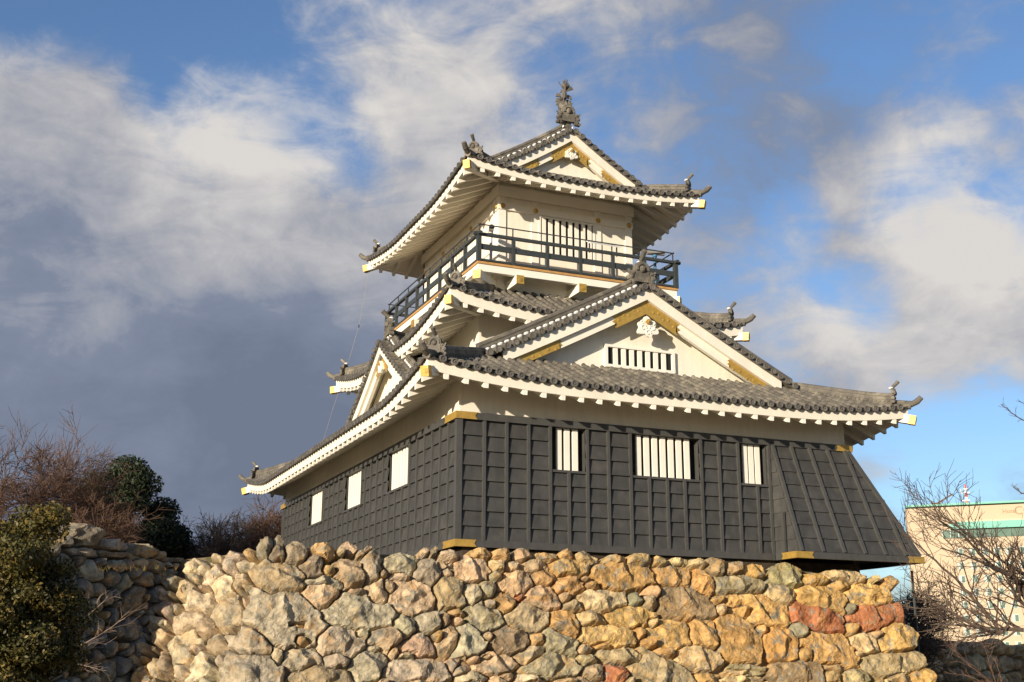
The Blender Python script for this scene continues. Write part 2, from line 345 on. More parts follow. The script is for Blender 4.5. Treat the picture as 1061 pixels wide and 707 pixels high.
# windows
def window(axis, a, b, n, parent, bw, label=None, inset=0.07, m0=.10, m1=.0):
    def bx(m, s0, s1, o0, o1, z0, z1, mi=0):
        if axis == 'x': m.box(s0, s1, -o1, -o0, z0, z1, mi)
        else: m.box(-o1, -o0, s0, s1, z0, z1, mi)
    fr = MB()
    bx(fr, a-0.02, b+0.02, -0.34, -0.30, 2.2, 3.55)
    bx(fr, a-0.03, a, -0.3, 0.02, 2.2, 3.52); bx(fr, b, b+0.03, -0.3, 0.02, 2.2, 3.52)
    bx(fr, a-0.1, b+0.1, -0.3, 0.085, 2.20, 2.27); bx(fr, a, b, -0.3, 0.0, 3.49, 3.53)
    w = fr.build('window', 'batten', parent)
    bk = MB(); bx(bk, a, b, -0.295, -0.28, 2.27, 3.49); bk.build('dark_window_backing', 'dark', w)  # near-black sheet painted as the shade behind the bars
    br = MB(); pitch = (b-a-m0-m1)/n; off = m0
    for i in range(n):
        c = a+off+pitch*(i+0.5); bx(br, c-bw/2, c+bw/2, -0.045-inset, 0.02-inset, 2.27, 3.49)
    br.build('window_bars', 'trim', w)
for a, b, n in WF: window('x', a, b, n, front_wall, 0.165, m0=.15, m1=.15 if n == 3 else .22)
for a, b, n in WL: window('y', a, b, n, left_wall, 0.18, inset=0.05, m0=.06, m1=.10)
# plaster band above the boards (thin walls up to the soffit)
mb = MB()
mb.box(0.03, W1-0.03, 0.03, 0.25, 3.68, 4.95); mb.box(0.03, 0.25, 0.25, D1-0.25, 3.68, 4.95); mb.box(0.03, W1-0.03, D1-0.25, D1-0.03, 3.68, 4.95); mb.box(W1-0.25, W1-0.03, 0.25, D1-0.25, 3.68, 4.95)
mb.build('plaster_wall', 'plaster', keep, label='white plaster band under the lowest eaves')

# gilt corner fittings: a strip with a swallow-tail notch
def notch_strip(mb, p, d, ln, h, out, t=0.012, both=False):
    p = np.array(p, float); d = np.array(d, float); z = np.array((0, 0, 1.0)); out = np.array(out, float)
    q = p+out*0.004
    mb.prism([q, q+d*ln, q+d*(ln-h*0.35)+z*h/2, q+d*ln+z*h, q+z*h], out*t)
def corner_fitting(x, y, z, dx, dy, ox, oy, h, ln=0.62, ln2=0.95, extra=0.1):
    mb = MB()
    notch_strip(mb, (x, y, z), (dx, 0, 0), ln, h, (0, oy, 0)); notch_strip(mb, (x, y, z), (0, dy, 0), ln2, h, (ox, 0, 0))
    mb.box(min(x, x+ox*0.016), max(x, x+ox*0.016), min(y, y+oy*0.016), max(y, y+oy*0.016), z, z+h)
    mb.build('gilt_fitting', 'gold', keep)
corner_fitting(-0.12, -0.12, 3.50, 1, 1, -1, -1, 0.203)
corner_fitting(-0.10, -0.10, 0.0, 1, 1, -1, -1, 0.193)
corner_fitting(W1+0.12, -0.12, 3.50, -1, 1, 1, -1, 0.203)
corner_fitting(-0.12, D1+0.12, 3.50, 1, -1, -1, 1, 0.203)

# ---------- stone-drop bay: the flared skirt at the right end of the front wall
def sk(xt, xb, t, o=0.0):       # t 0 bottom .. 1 top
    return np.array((xb+(xt-xb)*t, -1.05+(1.05-0.06)*t-o*0.95, 0.19+(3.5-0.19)*t+o*0.3))
XT0, XT1, XB0, XB1 = 10.2, W1, 10.36, 14.82
mb = MB()
rows = np.linspace(0, 1, 9)
for a, b in zip(rows[:-1], rows[1:]):
    vs = [sk(XT0, XB0, a, .045), sk(XT1, XB1, a, .045), sk(XT1, XB1, b, .004), sk(XT0, XB0, b, .004), sk(XT0, XB0, a, 0), sk(XT1, XB1, a, 0)]
    mb.add(vs, [(0, 1, 2, 3), (4, 5, 1, 0)])
    # right-hand flank
    mb.add([(XB1+(XT1-XB1)*a, -1.05+0.99*a, 0.19+3.31*a), (XB1+(XT1-XB1)*a+0.03, 3.5, 0.19+3.31*a), (XB1+(XT1-XB1)*b, 3.5, 0.19+3.31*b), (XB1+(XT1-XB1)*b, -1.05+0.99*b, 0.19+3.31*b)], [(0, 1, 2, 3)])
# left cheek, boards meeting the wall
za = [0.19]+ROWS[1:-1]+[3.45]
for a, b in zip(za[:-1], za[1:]):
    ta, tb = (a-0.19)/3.31, (b-0.19)/3.31
    pa, pb = sk(XT0, XB0, ta), sk(XT0, XB0, tb)
    mb.add([(10.19-0.025, -0.001, a), (pa[0]-0.025, pa[1], a), (pb[0]-0.003, pb[1], b), (10.2-0.003, -0.001, b), (10.2, -0.001, a), (pa[0], pa[1], a)], [(0, 3, 2, 1), (0, 1, 5, 4)])
mb.add([(XB0, -1.05, 0.16), (XB1, -1.05, 0.16), (XB1, 3.5, 0.16), (W1, 3.5, 0.16), (W1, 0, 0.16), (XT0, 0, 0.16)], [(0, 5, 4, 1), (1, 4, 3, 2)])
mb.add([(XB1, 3.5, 0.16), (W1, 3.5, 0.16), (W1, 3.5, 3.5)], [(0, 1, 2)])
bay = mb.build('stone_drop_bay', 'board', keep, label='flared boarded skirt jutting over the stone wall')
mb = MB()
for k in range(6):
    xt, xb = XT0+0.68*k+0.05, XB0+0.765*k+0.05
    t1 = 1.0
    if k == 5: t1 = 0.53
    a, b = sk(xt, xb, 0.0, .04), sk(xt, xb, t1, .04)
    mb.bar(a, b, 0.095, 0.115, up=(0, -0.95, 0.3))
mb.bar(sk(XT1-0.05, XB1-0.05, 0, .04), sk(XT1-0.05, XB1-0.05, 1, .04), 0.13, 0.10, up=(0, -0.95, 0.3))
mb.box(10.22-0.075, 10.22-0.005, -0.62, -0.52, 0.19, 1.4)
mb.build('batten', 'batten', bay)
mb = MB()
mb.box(10.17, XB1+0.06, -1.14, -1.02, 0.0, 0.19); mb.box(10.17, 10.31, -1.02, -0.11, 0.0, 0.19); mb.box(XB1-0.06, XB1+0.06, -1.02, 3.5, 0.0, 0.19)
mb.build('sill_beam', 'batten', bay)
for (x, dx, ox) in ((10.17, 1, -1), (XB1+0.06, -1, 1)):
    mb = MB(); notch_strip(mb, (x, -1.14, 0.0), (dx, 0, 0), 0.62, 0.193, (0, -1, 0)); notch_strip(mb, (x, -1.14, 0.0), (0, 1, 0), 0.72, 0.193, (ox, 0, 0))
    mb.box(min(x, x+ox*0.016), max(x, x+ox*0.016), -1.156, -1.14, 0, 0.193); mb.build('gilt_fitting', 'gold', bay)

# ---------- upper walls
def wall_box(mb, x0, x1, y0, y1, z0, z1, t=0.2):
    mb.box(x0, x1, y0, y0+t, z0, z1); mb.box(x0, x1, y1-t, y1, z0, z1); mb.box(x0, x0+t, y0+t, y1-t, z0, z1); mb.box(x1-t, x1, y0+t, y1-t, z0, z1)
T2 = (2.70, 10.44, 5.50, 16.24); T3 = (3.88, 9.27, 6.70, 15.04)
mb = MB(); wall_box(mb, *T2, 5.2, 8.6); mb.build('second_storey_wall', 'plaster', keep)
mb = MB(); wall_box(mb, 3.6, 9.54, 6.4, 15.34, 8.6, 10.12); mb.build('balcony_base_wall', 'plaster', keep)
top_wall = MB(); wall_box(top_wall, T3[0]+.05, T3[1]-.05, T3[2]+.05, T3[3]-.05, 10.1, 14.2); top_wall = top_wall.build('top_storey_wall', 'plaster', keep)
# posts, tie rails and panels of the top storey
mb = MB()
def post(x0, x1, y0, y1): m_ = MB(); m_.box(x0, x1, y0, y1, 10.2, 13.3); m_.build('post', 'trim', top_wall)
for a in (3.88, 5.17, 7.70, 8.99):
    post(a, a+0.28, T3[2], T3[2]+0.2); post(a, a+0.28, T3[3]-0.2, T3[3])
for a in (6.98, 9.2, 12.3, 14.76-0.0):
    post(T3[0], T3[0]+0.2, a, a+0.28 if a < 14.7 else 15.04); post(T3[1]-0.2, T3[1], a, min(a+0.28, 15.04))
mb = MB()
e = 0.012
for z0, z1, o in ((12.73, 12.98, 0.035), (13.22, 13.62, 0.07)):
    x0, x1, y0, y1 = T3[0]-o, T3[1]+o, T3[2]-o, T3[3]+o
    mb.box(x0, x1, y0, T3[2]+.06, z0, z1); mb.box(x0, x1, T3[3]-.06, y1, z0, z1); mb.box(x0, T3[0]+.06, T3[2]+.06, T3[3]-.06, z0, z1); mb.box(T3[1]-.06, x1, T3[2]+.06, T3[3]-.06, z0, z1)
mb.build('tie_beam', 'trim', top_wall)
for a in (4.02, 5.31, 7.84, 9.13):
    mb = MB(); mb.blob((a, T3[2]-0.045, 12.86), (0.10, 0.05, 0.10), 10, 6); mb.build('gilt_stud', 'gold', top_wall, smooth=True)
for a in (6.84, 9.34, 12.44, 14.9):
    mb = MB(); mb.blob((T3[0]-0.045, a, 12.86), (0.05, 0.10, 0.10), 10, 6); mb.build('gilt_stud', 'gold', top_wall, smooth=True)
def lattice(axis, a, b, z0, z1, face, sgn, parent, n, bw=0.155, deep=0.055):
    def bx(m, s0, s1, o0, o1, za, zb):
        if axis == 'x': m.box(s0, s1, face+min(sgn*o0, sgn*o1), face+max(sgn*o0, sgn*o1), za, zb)
        else: m.box(face+min(sgn*o0, sgn*o1), face+max(sgn*o0, sgn*o1), s0, s1, za, zb)
    m = MB(); bx(m, a, b, 0.0, 0.012, z0, z1); w = m.build('dark_lattice_backing', 'dark', parent)  # near-black sheet on the wall, shade between the bars as colour
    m = MB(); pitch = (b-a)/n
    for i in range(n):
        c = a+pitch*(i+0.5); bx(m, c-bw/2, c+bw/2, 0.013, deep, z0, z1)
    bx(m, a-0.08, b+0.08, 0.0, deep+0.02, z0-0.07, z0); bx(m, a-0.08, b+0.08, 0.0, deep+0.02, z1, z1+0.06)
    bx(m, a-0.08, a, 0.0, deep+.02, z0, z1); bx(m, b, b+0.08, 0.0, deep+.02, z0, z1)
    m.build('lattice_bars', 'trim', parent)
lattice('x', 5.52, 7.64, 11.25, 12.65, T3[2]+.05, -1, top_wall, 8)
lattice('y', 9.55, 12.2, 11.25, 12.65, T3[0]+.05, -1, top_wall, 9)

# ============================================================ roofs
TS = 0.325       # spacing of the round tile rows
class Roof:
    """tiled roof: hips at 45 deg, eaves lifted at the corners, optional gables front and back"""
    def __init__(s, x0, x1, y0, y1, ze, a, b, U, Lc, sag, dl, dF, core, gable_v=None, soff=0.2, fasc=0.34, thick=0.0):
        s.x0, s.x1, s.y0, s.y1, s.ze, s.a, s.b, s.U, s.Lc, s.sag, s.dl, s.dF, s.core, s.gv, s.soff, s.fasc = x0, x1, y0, y1, ze, a, b, U, Lc, sag, dl, dF, core, gable_v, soff, fasc
    def lift(s, side, e):
        l = s.U*max(0.0, 1-e/s.Lc)**2.3
        if side in 'LR': l += s.sag*sstep(e/4.5)
        return l
    def ecorner(s, side, q):
        return min(q-s.x0, s.x1-q) if side in 'FB' else min(q-s.y0, s.y1-q)
    def z(s, side, q, d):
        return s.ze+s.a*d+s.b*d*d*(1 if d > 0 else 0)+s.lift(side, max(0, s.ecorner(side, q)))*max(0.0, 1-d/s.dl)**1.6
    def P(s, side, q, d, dz=0.0):
        z = s.z(side, q, d)+dz
        if side == 'F': return np.array((q, s.y0+d, z))
        if side == 'B': return np.array((q, s.y1-d, z))
        if side == 'L': return np.array((s.x0+d, q, z))
        return np.array((s.x1-d, q, z))
    def dmax(s, side, q):
        e = s.ecorner(side, q); half = (s.x1-s.x0)/2
        if side in 'FB': return min(max(e, 0.0), s.dF)
        if s.gv is None:
            return min(max(e, 0), s.dF)
        if e < s.gv: return max(e, 0.0)
        c = s.core
        if c[2]-0.1 < q < c[3]+0.1: return min(half, (c[0]-s.x0)+0.35)
        return half
ROOFPARTS = {}
def build_roof(name, r, label):
    flat = MB(); rnd = MB(); caps = MB()
    for side in 'FBLR':
        lo, hi = (r.x0, r.x1) if side in 'FB' else (r.y0, r.y1)
        L = hi-lo; n = int(round((L-0.2)/TS)); c0 = (lo+hi)/2
        qs = [c0+(i-n/2)*((L-0.16)/n) for i in range(n+1)]
        flip = side in 'BL'
        # pan tiles: three columns between neighbouring round rows
        for a, b in zip(qs[:-1], qs[1:]):
            if r.gv is not None and side in 'LR' and (r.ecorner(side, a) < r.gv) != (r.ecorner(side, b) < r.gv):
                pass
            cols = [(a, 0.0), ((a+b)/2, -0.045), (b, 0.0)]
            dm = [r.dmax(side, q) for q, _ in cols]
            if r.gv is not None and side in 'LR':
                mm = max(dm)
                if mm-min(dm) > 0.8: dm = [mm]*3 if r.ecorner(side, (a+b)/2) >= r.gv-0.1 else [min(dm)]*3
            mx = max(dm)
            if mx < 0.05: continue
            nc = max(1, int(math.ceil((mx+0.06)/0.27)))
            vs = []; fs = []
            for k in range(nc):
                d0 = -0.06+k*0.27; d1 = -0.06+(k+1)*0.27
                for dd, up in ((d0, 0.028), (d1, 0.0)):
                    for (q, dz), m_ in zip(cols, dm): vs.append(r.P(side, q, min(dd, m_), dz+up))
                o = k*6
                fs += [(o, o+1, o+4, o+3), (o+1, o+2, o+5, o+4)]
                if k: fs += [(o-3, o-2, o+1, o), (o-2, o-1, o+2, o+1)]
            # eave lip
            o = len(vs)
            for (q, dz) in cols: vs.append(r.P(side, q, -0.06, dz-0.04))
            fs += [(o, o+1, 1, 0), (o+1, o+2, 2, 1)]
            if flip: fs = [tuple(reversed(f)) for f in fs]
            flat.add(vs, fs)
        # round tiles
        for q in qs:
            m_ = r.dmax(side, q)
            if m_ < 0.12: continue
            nc = max(1, int(math.ceil((m_+0.1)/0.30)))
            t = np.array((1, 0, 0.)) if side in 'FB' else np.array((0, 1, 0.))
            rings = []
            jx = (RNG.rand()-.5)*0.012
            for k in range(nc):
                d0 = -0.10+k*0.30; d1 = min(-0.10+(k+1)*0.30, m_)
                if d0 >= m_: break
                rr = 0.083+RNG.rand()*0.004
                rings.append((d0, rr, 0.028+RNG.rand()*.004)); rings.append((d1, rr-0.008, 0.014))
            vs = []; H = 7
            for (dd, rr, up) in rings:
                c = r.P(side, q+jx, dd, up)
                for j in range(H):
                    an = math.pi*j/(H-1); vs.append(c+t*math.cos(an)*rr+np.array((0, 0, 1.0))*(math.sin(an)*rr*1.05))
            fs = [(i*H+j, i*H+j+1, (i+1)*H+j+1, (i+1)*H+j) for i in range(len(rings)-1) for j in range(H-1)]
            if side in 'FR': fs = [tuple(reversed(f)) for f in fs]
            rnd.add(vs, fs)
            # disc at the eave end
            c = r.P(side, q+jx, -0.125, 0.022); caps.cap(c, {'F': (0, -1, 0), 'B': (0, 1, 0), 'L': (-1, 0, 0), 'R': (1, 0, 0)}[side], .100)
    body = flat.build(name, 'pan', keep, label=label)
    rnd.merge(caps); rnd.build('round_tiles', ['tile', 'tile_dark'], body, smooth=False)
    # ---- plaster eaves board, soffit, rafters
    fa = MB(); so_ = MB(); rf = MB()
    IN = 0.03
    def perim(d, dz, step=0.4):
        pts = []
        for side in 'FRBL':
            lo, hi = (r.x0+d, r.x1-d) if side in 'FB' else (r.y0+d, r.y1-d)
            n = int((hi-lo)/step); qs = np.linspace(lo, hi, n+1)[:-1]
            if side in 'BL': qs = np.linspace(hi, lo, n+1)[:-1]
            for q in qs:
                pp = r.P(side, q, d, 0); e = r.ecorner(side, q)
                z = r.ze+r.lift(side, max(0, e-d)) + dz
                pts.append(np.array((pp[0], pp[1], z)))
        return pts
    def ring(mb, A, B, flipf=False):
        n = len(A); vs = A+B; fs = [(i, (i+1) % n, (i+1) % n+n, i+n) for i in range(n)]
        mb.add(vs, [tuple(reversed(f)) for f in fs] if flipf else fs)
    NP = 0
    def pr(d, dz):  # same number of points for every ring
        pts = []
        for side, n in (('F', NF), ('R', NL), ('B', NF), ('L', NL)):
            lo, hi = (r.x0, r.x1) if side in 'FB' else (r.y0, r.y1)
            for i in range(n):
                t = i/n
                if side in 'BL': t = 1-t
                q0 = lo+(hi-lo)*t; q = lo+d+(hi-lo-2*d)*t
                z = r.ze+dz+r.lift(side, r.ecorner(side, q0))*max(0, 1-max(d-.2, 0)/4.0)
                if side == 'F': pts.append(np.array((q, r.y0+d, z)))
                elif side == 'B': pts.append(np.array((q, r.y1-d, z)))
                elif side == 'R': pts.append(np.array((r.x1-d, q, z)))
                else: pts.append(np.array((r.x0+d, q, z)))
        return pts
    NF, NL = 36, 48
    dw = min(r.core[0]-r.x0, r.core[2]-r.y0)+0.35
    ring(fa, pr(IN, -r.fasc), pr(IN-.02, -0.03)); ring(fa, pr(IN+0.13, -r.fasc), pr(IN, -r.fasc), False); ring(fa, pr(IN+.13, -0.03), pr(IN+.13, -r.fasc))
    ring(fa, pr(IN-.02, -0.03), pr(IN+.13, -.03))
    fa.build('eaves_board', 'plaster', body)
    ring(so_, pr(dw, -r.fasc+0.02+r.soff*dw), pr(IN+.1, -r.fasc+0.02))
    # closing plane under the tiles so no light leaks through
    ring(so_, pr(IN+.1, -0.04), pr(dw, -0.10+r.a*dw))
    so_.build('soffit', 'plaster', body)
    for side in 'FBLR':
        lo, hi = (r.x0, r.x1) if side in 'FB' else (r.y0, r.y1)
        L = hi-lo; sp = 0.565; n = int(round((L-1.1)/sp)); c0 = (lo+hi)/2; sp = (L-1.1)/n
        for i in range(n+1):
            q = c0+(i-n/2)*sp; e = r.ecorner(side, q)
            de = min(dw, e-0.1)
            if de < 0.35: continue
            def Q(d, q=q, side=side):
                zz = r.ze-r.fasc-0.01+r.soff*d+r.lift(side, r.ecorner(side, q))*max(0, 1-max(d-.2, 0)/4.0)-0.05
                return np.array({'F': (q, r.y0+d, zz), 'B': (q, r.y1-d, zz), 'L': (r.x0+d, q, zz), 'R': (r.x1-d, q, zz)}[side])
            k = 3; ds = np.linspace(IN+0.012, de, k+1)
            pts = [Q(d) for d in ds]
            sd = (1, 0, 0) if side in 'FB' else (0, 1, 0)
            prof = [(-.06, -.10), (.06, -.10), (.075, .075), (-.075, .075)]
            if side in 'BR' : prof = prof[::-1]
            rf.sweep(pts, prof, up=(0, 0, 1), side=sd)
    rf.build('rafters', 'trim', body)
    return body
def corners(r):
    return [(r.x0, r.y0, 1, 1), (r.x1, r.y0, -1, 1), (r.x0, r.y1, 1, -1), (r.x1, r.y1, -1, -1)]
RIDGE = [(-.15, -.08), (.15, -.08), (.15, .0), (.125, .01), (.125, .08), (.14, .085), (.14, .115), (.115, .125), (.115, .19), (.13, .195), (.13, .22), (.085, .23), (.07, .285), (.035, .315), (-.035, .315), (-.07, .285), (-.085, .23), (-.13, .22), (-.13, .195), (-.115, .19), (-.115, .125), (-.14, .115), (-.14, .085), (-.125, .08), (-.125, .01), (-.15, .0)]
def rprof(s=1.0, w=1.0): return [(a*w*s, b*s) for a, b in RIDGE]
def plaster_dabs(mb, path, off, z, sp=0.24, r=(0.075, 0.03, 0.05)):
    """row of small half-round plaster dabs along a ridge side"""
    acc = 0.0
    for p, q in zip(path[:-1], path[1:]):
        p = np.array(p, float); q = np.array(q, float); L = np.linalg.norm(q-p); d = (q-p)/L
        sd = np.cross(d, (0, 0, 1.0)); sd /= np.linalg.norm(sd); up = np.cross(sd, d)
        t = acc
        while t < L:
            mb.blob(p+d*t+sd*off+up*z, (r[0], r[1], r[2]), 6, 4, ax=(d, sd, up)); t += sp
        acc = t-L
def demon_tile(parent, c, n, s=1.0, horn=True, tilt=0.5):
    """ridge-end ornament: arched plate with a boss, curled fins at the sides and a round tile pointing out of the top"""
    c = np.array(c, float); n = np.array(n, float); n /= np.linalg.norm(n); z = np.array((0, 0, 1.0)); u = np.cross(z, n); u /= np.linalg.norm(u)
    mb = MB()
    def pl(pts, n0, n1): mb.prism([c+u*a*s+z*b*s+n*n0*s for a, b in pts], n*(n1-n0)*s)
    arch = [(-.27, -.35), (.27, -.35), (.29, .1)]+[(.29*math.cos(t), .12+.26*math.sin(t)) for t in np.linspace(0.1, math.pi-.1, 9)]+[(-.29, .1)]
    pl(arch, -.10, .05)
    inner = [(-.15, -.2), (.15, -.2)]+[(.16*math.cos(t), .10+.17*math.sin(t)) for t in np.linspace(0, math.pi, 9)]
    rim = 12
    for i in range(rim):
        t0 = -0.3+(math.pi+0.6)*i/rim; t1 = -0.3+(math.pi+0.6)*(i+1)/rim
        mb.prism([c+s*(u*math.cos(t)*r_+z*(.10+math.sin(t)*r_*0.9)+n*.05) for t, r_ in ((t0, .17), (t0, .25), (t1, .25), (t1, .17))], n*.05*s)
    mb.blob(c+z*.10*s+n*.07*s, (.115*s, .09*s, .125*s), 10, 6, ax=(u, n, z))
    for sg in (-1, 1):
        for k, (a, b, r_) in enumerate(((.34, -.05, .10), (.42, -.20, .11), (.36, -.36, .12), (.47, -.40, .08))):
            mb.tube([c+u*sg*a*s+z*b*s-n*.08*s, c+u*sg*a*s+z*b*s+n*.05*s], [r_*s, r_*s*.85], 8)
            mb.tube([c+u*sg*a*s+z*b*s+n*.05*s, c+u*sg*a*s+z*b*s+n*.08*s], [r_*s*.5, r_*s*.4], 6)
        for k in range(4):
            a0 = .26+.03*k
            mb.bar(c+u*sg*a0*s+z*(-.30+.07*k)*s, c+u*sg*(a0+.17)*s+z*(-.22+.09*k)*s, .06*s, .07*s, up=tuple(n))
    o = mb.build('ridge_end_ornament', 'tile', parent)
    if horn:
        h = MB(); a = c+z*.36*s-n*.10*s; d = n*math.cos(tilt)+z*math.sin(tilt)
        h.tube([a, a+d*.28*s, a+d*.46*s+z*.03*s], [.075*s, .085*s, .10*s], 10); h.tube([a+d*.46*s+z*.03*s, a+d*.475*s+z*.03*s], [.07*s, .06*s], 8)
        h.build('round_horn_tile', 'tile', o)
        w = MB(); w.blob(a+z*0.01, (.13*s, .13*s, .07*s), 8, 5); w.build('plaster_dab', 'white', o, smooth=True)
    return o
def hip_ridge(body, r, cx_, cy_, sx, sy, dend, s=1.05):
    def HP(d, dz=0.0):
        e = abs(d); side = 'F'
        z = r.ze+r.a*d+r.b*d*d+r.lift('F', max(0, d))*max(0.0, 1-max(d, 0)/r.dl)**1.6+dz
        return np.array((cx_+sx*d, cy_+sy*d, z))
    ds = np.linspace(0.32, dend, 12)
    path = [HP(d, 0.06+0.05*(max(0, 1-d/0.9))**2-.20*(d/dend)**3) for d in ds]
    m = MB(); m.sweep(path, rprof(s))
    dm = MB()
    for sd_ in (1, -1): plaster_dabs(dm, path, sd_*.125*s, .045*s, 0.13, (.045, .03, .035))
    m.merge(dm, 0); m.build('hip_ridge', 'tile', body)
    n = np.array((-sx, -sy, 0.0))/math.sqrt(2)
    c = path[0]+np.array((0, 0, 0.20))+n*0.04
    demon_tile(body, c+np.array((0, 0, .05)), n, 0.66, tilt=0.7)
    # lower corner tile curling up and outwards
    m = MB(); a = HP(0.25, 0.10); b = HP(-0.08, 0.10); m.tube([a, b, b+n*0.16+np.array((0, 0, .07)), b+n*.30+np.array((0, 0, .20))], [.10, .10, .10, .085], 9)
    m.tube([HP(.42, .05), HP(.1, .04), HP(-.06, .02)], [.11, .11, .11], 8)
    m.build('corner_tile', 'tile', body)
    # corner rafter with a gilt end
    m = MB(); z0 = r.ze-r.fasc+r.U-0.10
    p0 = np.array((cx_, cy_, z0))+n*0.17; dw = min(r.core[0]-r.x0, r.core[2]-r.y0)
    p1 = np.array((cx_+sx*dw, cy_+sy*dw, r.ze-r.fasc+r.soff*dw-0.02))
    mid = (p0*0.62+p1*0.38)+np.array((0, 0, -0.04))
    m.sweep([p0, mid, p1], [(-.11, -.135), (.11, -.135), (.11, .135), (-.11, .135)]); m.build('corner_rafter', 'trim', body)
    g = MB(); d = (mid-p0)/np.linalg.norm(mid-p0)
    g.bar(p0-d*0.015, p0+d*0.19, 0.235, 0.285)
    sd = np.cross(d, (0, 0, 1.0)); up = np.cross(sd, d)
    g.tube([p0-d*.015, p0-d*.028], [.09, .085], 10); g.tube([p0-d*.028, p0-d*.036], [.05, .045], 8)
    g.build('gilt_rafter_end', 'gold', body)
    return path

# ---------- gables
def gable(body, O, U, N, g, hw, zb, zt_off, wall_n, wall_span, win=None, gold=1.0, tilesteps=None, vergelen=0.5, lat_n=8, pend=1.0, zlow=None, tx=0.0):
    """O: centre point of the barge-board front plane (z ignored); g(u): height of the roof surface at offset u; hw half width;
       boards lie under g; wall_n: setback of the gable wall"""
    O = np.array((O[0], O[1], 0.0)); U = np.array(U, float); N = np.array(N, float); Z = np.array((0, 0, 1.0))
    def P(u, n, z): return O+U*u+N*n+Z*z
    us = np.linspace(-hw, hw, 33)
    def strip(mb, top, bot, n0, n1, uu):
        for a, b in zip(uu[:-1], uu[1:]):
            za, zb_ = g(a)-top, g(b)-top; ya, yb = g(a)-bot, g(b)-bot
            if zlow is not None: ya = max(ya, zlow); yb = max(yb, zlow); za = max(za, zlow+.001); zb_ = max(zb_, zlow+.001)
            mb.add([P(a, n1, ya), P(b, n1, yb), P(b, n1, zb_), P(a, n1, za), P(a, n0, ya), P(b, n0, yb), P(b, n0, zb_), P(a, n0, za)],
                   [(0, 1, 2, 3), (4, 7, 6, 5), (0, 4, 5, 1), (3, 2, 6, 7)])
    k = zt_off
    m = MB(); strip(m, k, k+.36, -.12, 0.0, us); m.build('barge_board', 'plaster', body)
    m = MB(); strip(m, k+.20, k+.66, -.24, -.115, us); m.build('inner_barge_board', 'plaster', body)
    # gable wall
    m = MB(); pts = [P(u, -wall_n, max(g(u)-k-.1, zb)) for u in us]
    m.prism([P(-hw, -wall_n, zb-.3)]+pts+[P(hw, -wall_n, zb-.3)], -N*0.15); w = m.build('gable_wall', 'plaster', body)
    m = MB()   # boarded underside joining wall and barge boards
    for a, b in zip(us[:-1], us[1:]):
        m.add([P(a, -wall_n, g(a)-k-.02), P(b, -wall_n, g(b)-k-.02), P(b, -.1, g(b)-k-.02), P(a, -.1, g(a)-k-.02)], [(0, 1, 2, 3)])
    m.build('gable_soffit', 'plaster', body)
    if win:
        a, b, z0, z1, n = win; f = -wall_n
        m = MB(); m.prism([P(a, f+.004, z0), P(b, f+.004, z0), P(b, f+.004, z1), P(a, f+.004, z1)], N*.008); ww = m.build('dark_lattice_backing', 'dark', body)  # near-black sheet on the gable wall in place of shade
        m = MB(); pitch = (b-a)/n
        for i in range(n+1):
            c = a+pitch*(i); bw = .075
            if i in (0, n): continue
            m.prism([P(c-bw, f+.013, z0), P(c+bw, f+.013, z0), P(c+bw, f+.013, z1), P(c-bw, f+.013, z1)], N*.05)
        for (a_, b_, c_, d_) in ((a-.1, b+.1, z0-.09, z0), (a-.1, b+.1, z1, z1+.08), (a-.1, a, z0, z1), (b, b+.1, z0, z1)):
            m.prism([P(a_, f, c_), P(b_, f, c_), P(b_, f, d_), P(a_, f, d_)], N*.10)
        m.build('lattice_bars', 'trim', body)
    # verge tiles: short round tiles lying across the slope, ends facing out, two tiers
    m = MB(); mc = MB()
    L = 0.0; pos = []; last = None
    uu = np.linspace(0.14, hw+0.1+tx, 400)
    for u in uu:
        if last is None or math.hypot(u-last, g(u)-g(last)) >= 0.30: pos.append(u); last = u
    for u in pos:
        for sg in (-1, 1):
            z = g(u)-.015
            if zlow is not None and z < zlow: continue
            n0 = .13+(RNG.rand()-.5)*.02
            m.tube([P(sg*u, n0, z), P(sg*u, n0-vergelen*.5, z+.012), P(sg*u, n0-vergelen*.5, z), P(sg*u, n0-vergelen, z+.01)], [.085, .077, .085, .08], 8)
            mc.cap(P(sg*u, n0+.012, z-.01), N, .104)
    # bedding under the verge tiles
    strip(m, .03, .135, -vergelen+.1, .06, np.linspace(-hw-.05-tx, hw+.05+tx, 41))
    m.merge(mc); m.build('verge_tiles', ['tile', 'tile_dark'], body)
    # gilt fittings on the inner board: apex chevron and the two feet
    m = MB()
    def goldstrip(u0, u1, t0, t1, n0):
        ks = np.linspace(u0, u1, 7)
        top = [P(u, n0, g(u)-t0) for u in ks]; bot = [P(u, n0, g(u)-t1) for u in ks[::-1]]
        h = t1-t0; e = 1 if u1 > u0 else -1
        # wavy free end
        pe = [P(u1+e*h*.30, n0, g(u1)-t0-h*.12-e*0), P(u1+e*h*.05, n0, g(u1)-t0-h*.34), P(u1+e*h*.34, n0, g(u1)-t0-h*.56), P(u1-e*h*.02, n0, g(u1)-t0-h*.74), P(u1+e*h*.12, n0, g(u1)-t1+h*.02)]
        for a in range(6):
            m.prism([top[a], top[a+1], bot[5-a], bot[6-a]], N*.014)
        m.prism([top[6]]+pe+[bot[0]], N*.014)
        for a in range(1, 6):
            c = P((ks[a]+ks[min(a+1, 6)])/2, n0+.016, g(ks[a])-(t0+t1)/2-(0.05 if a % 2 else -0.04)); m.blob(c, (.055, .014, .045), 6, 4, ax=(U, N, Z))
    t0, t1 = k+.37, k+.655
    gl = gold*.85
    goldstrip(0.0, gl, t0, t1+.15, -.112); goldstrip(0.0, -gl, t0, t1+.15, -.112); m.build('gilt_gable_fitting', 'gold', body)
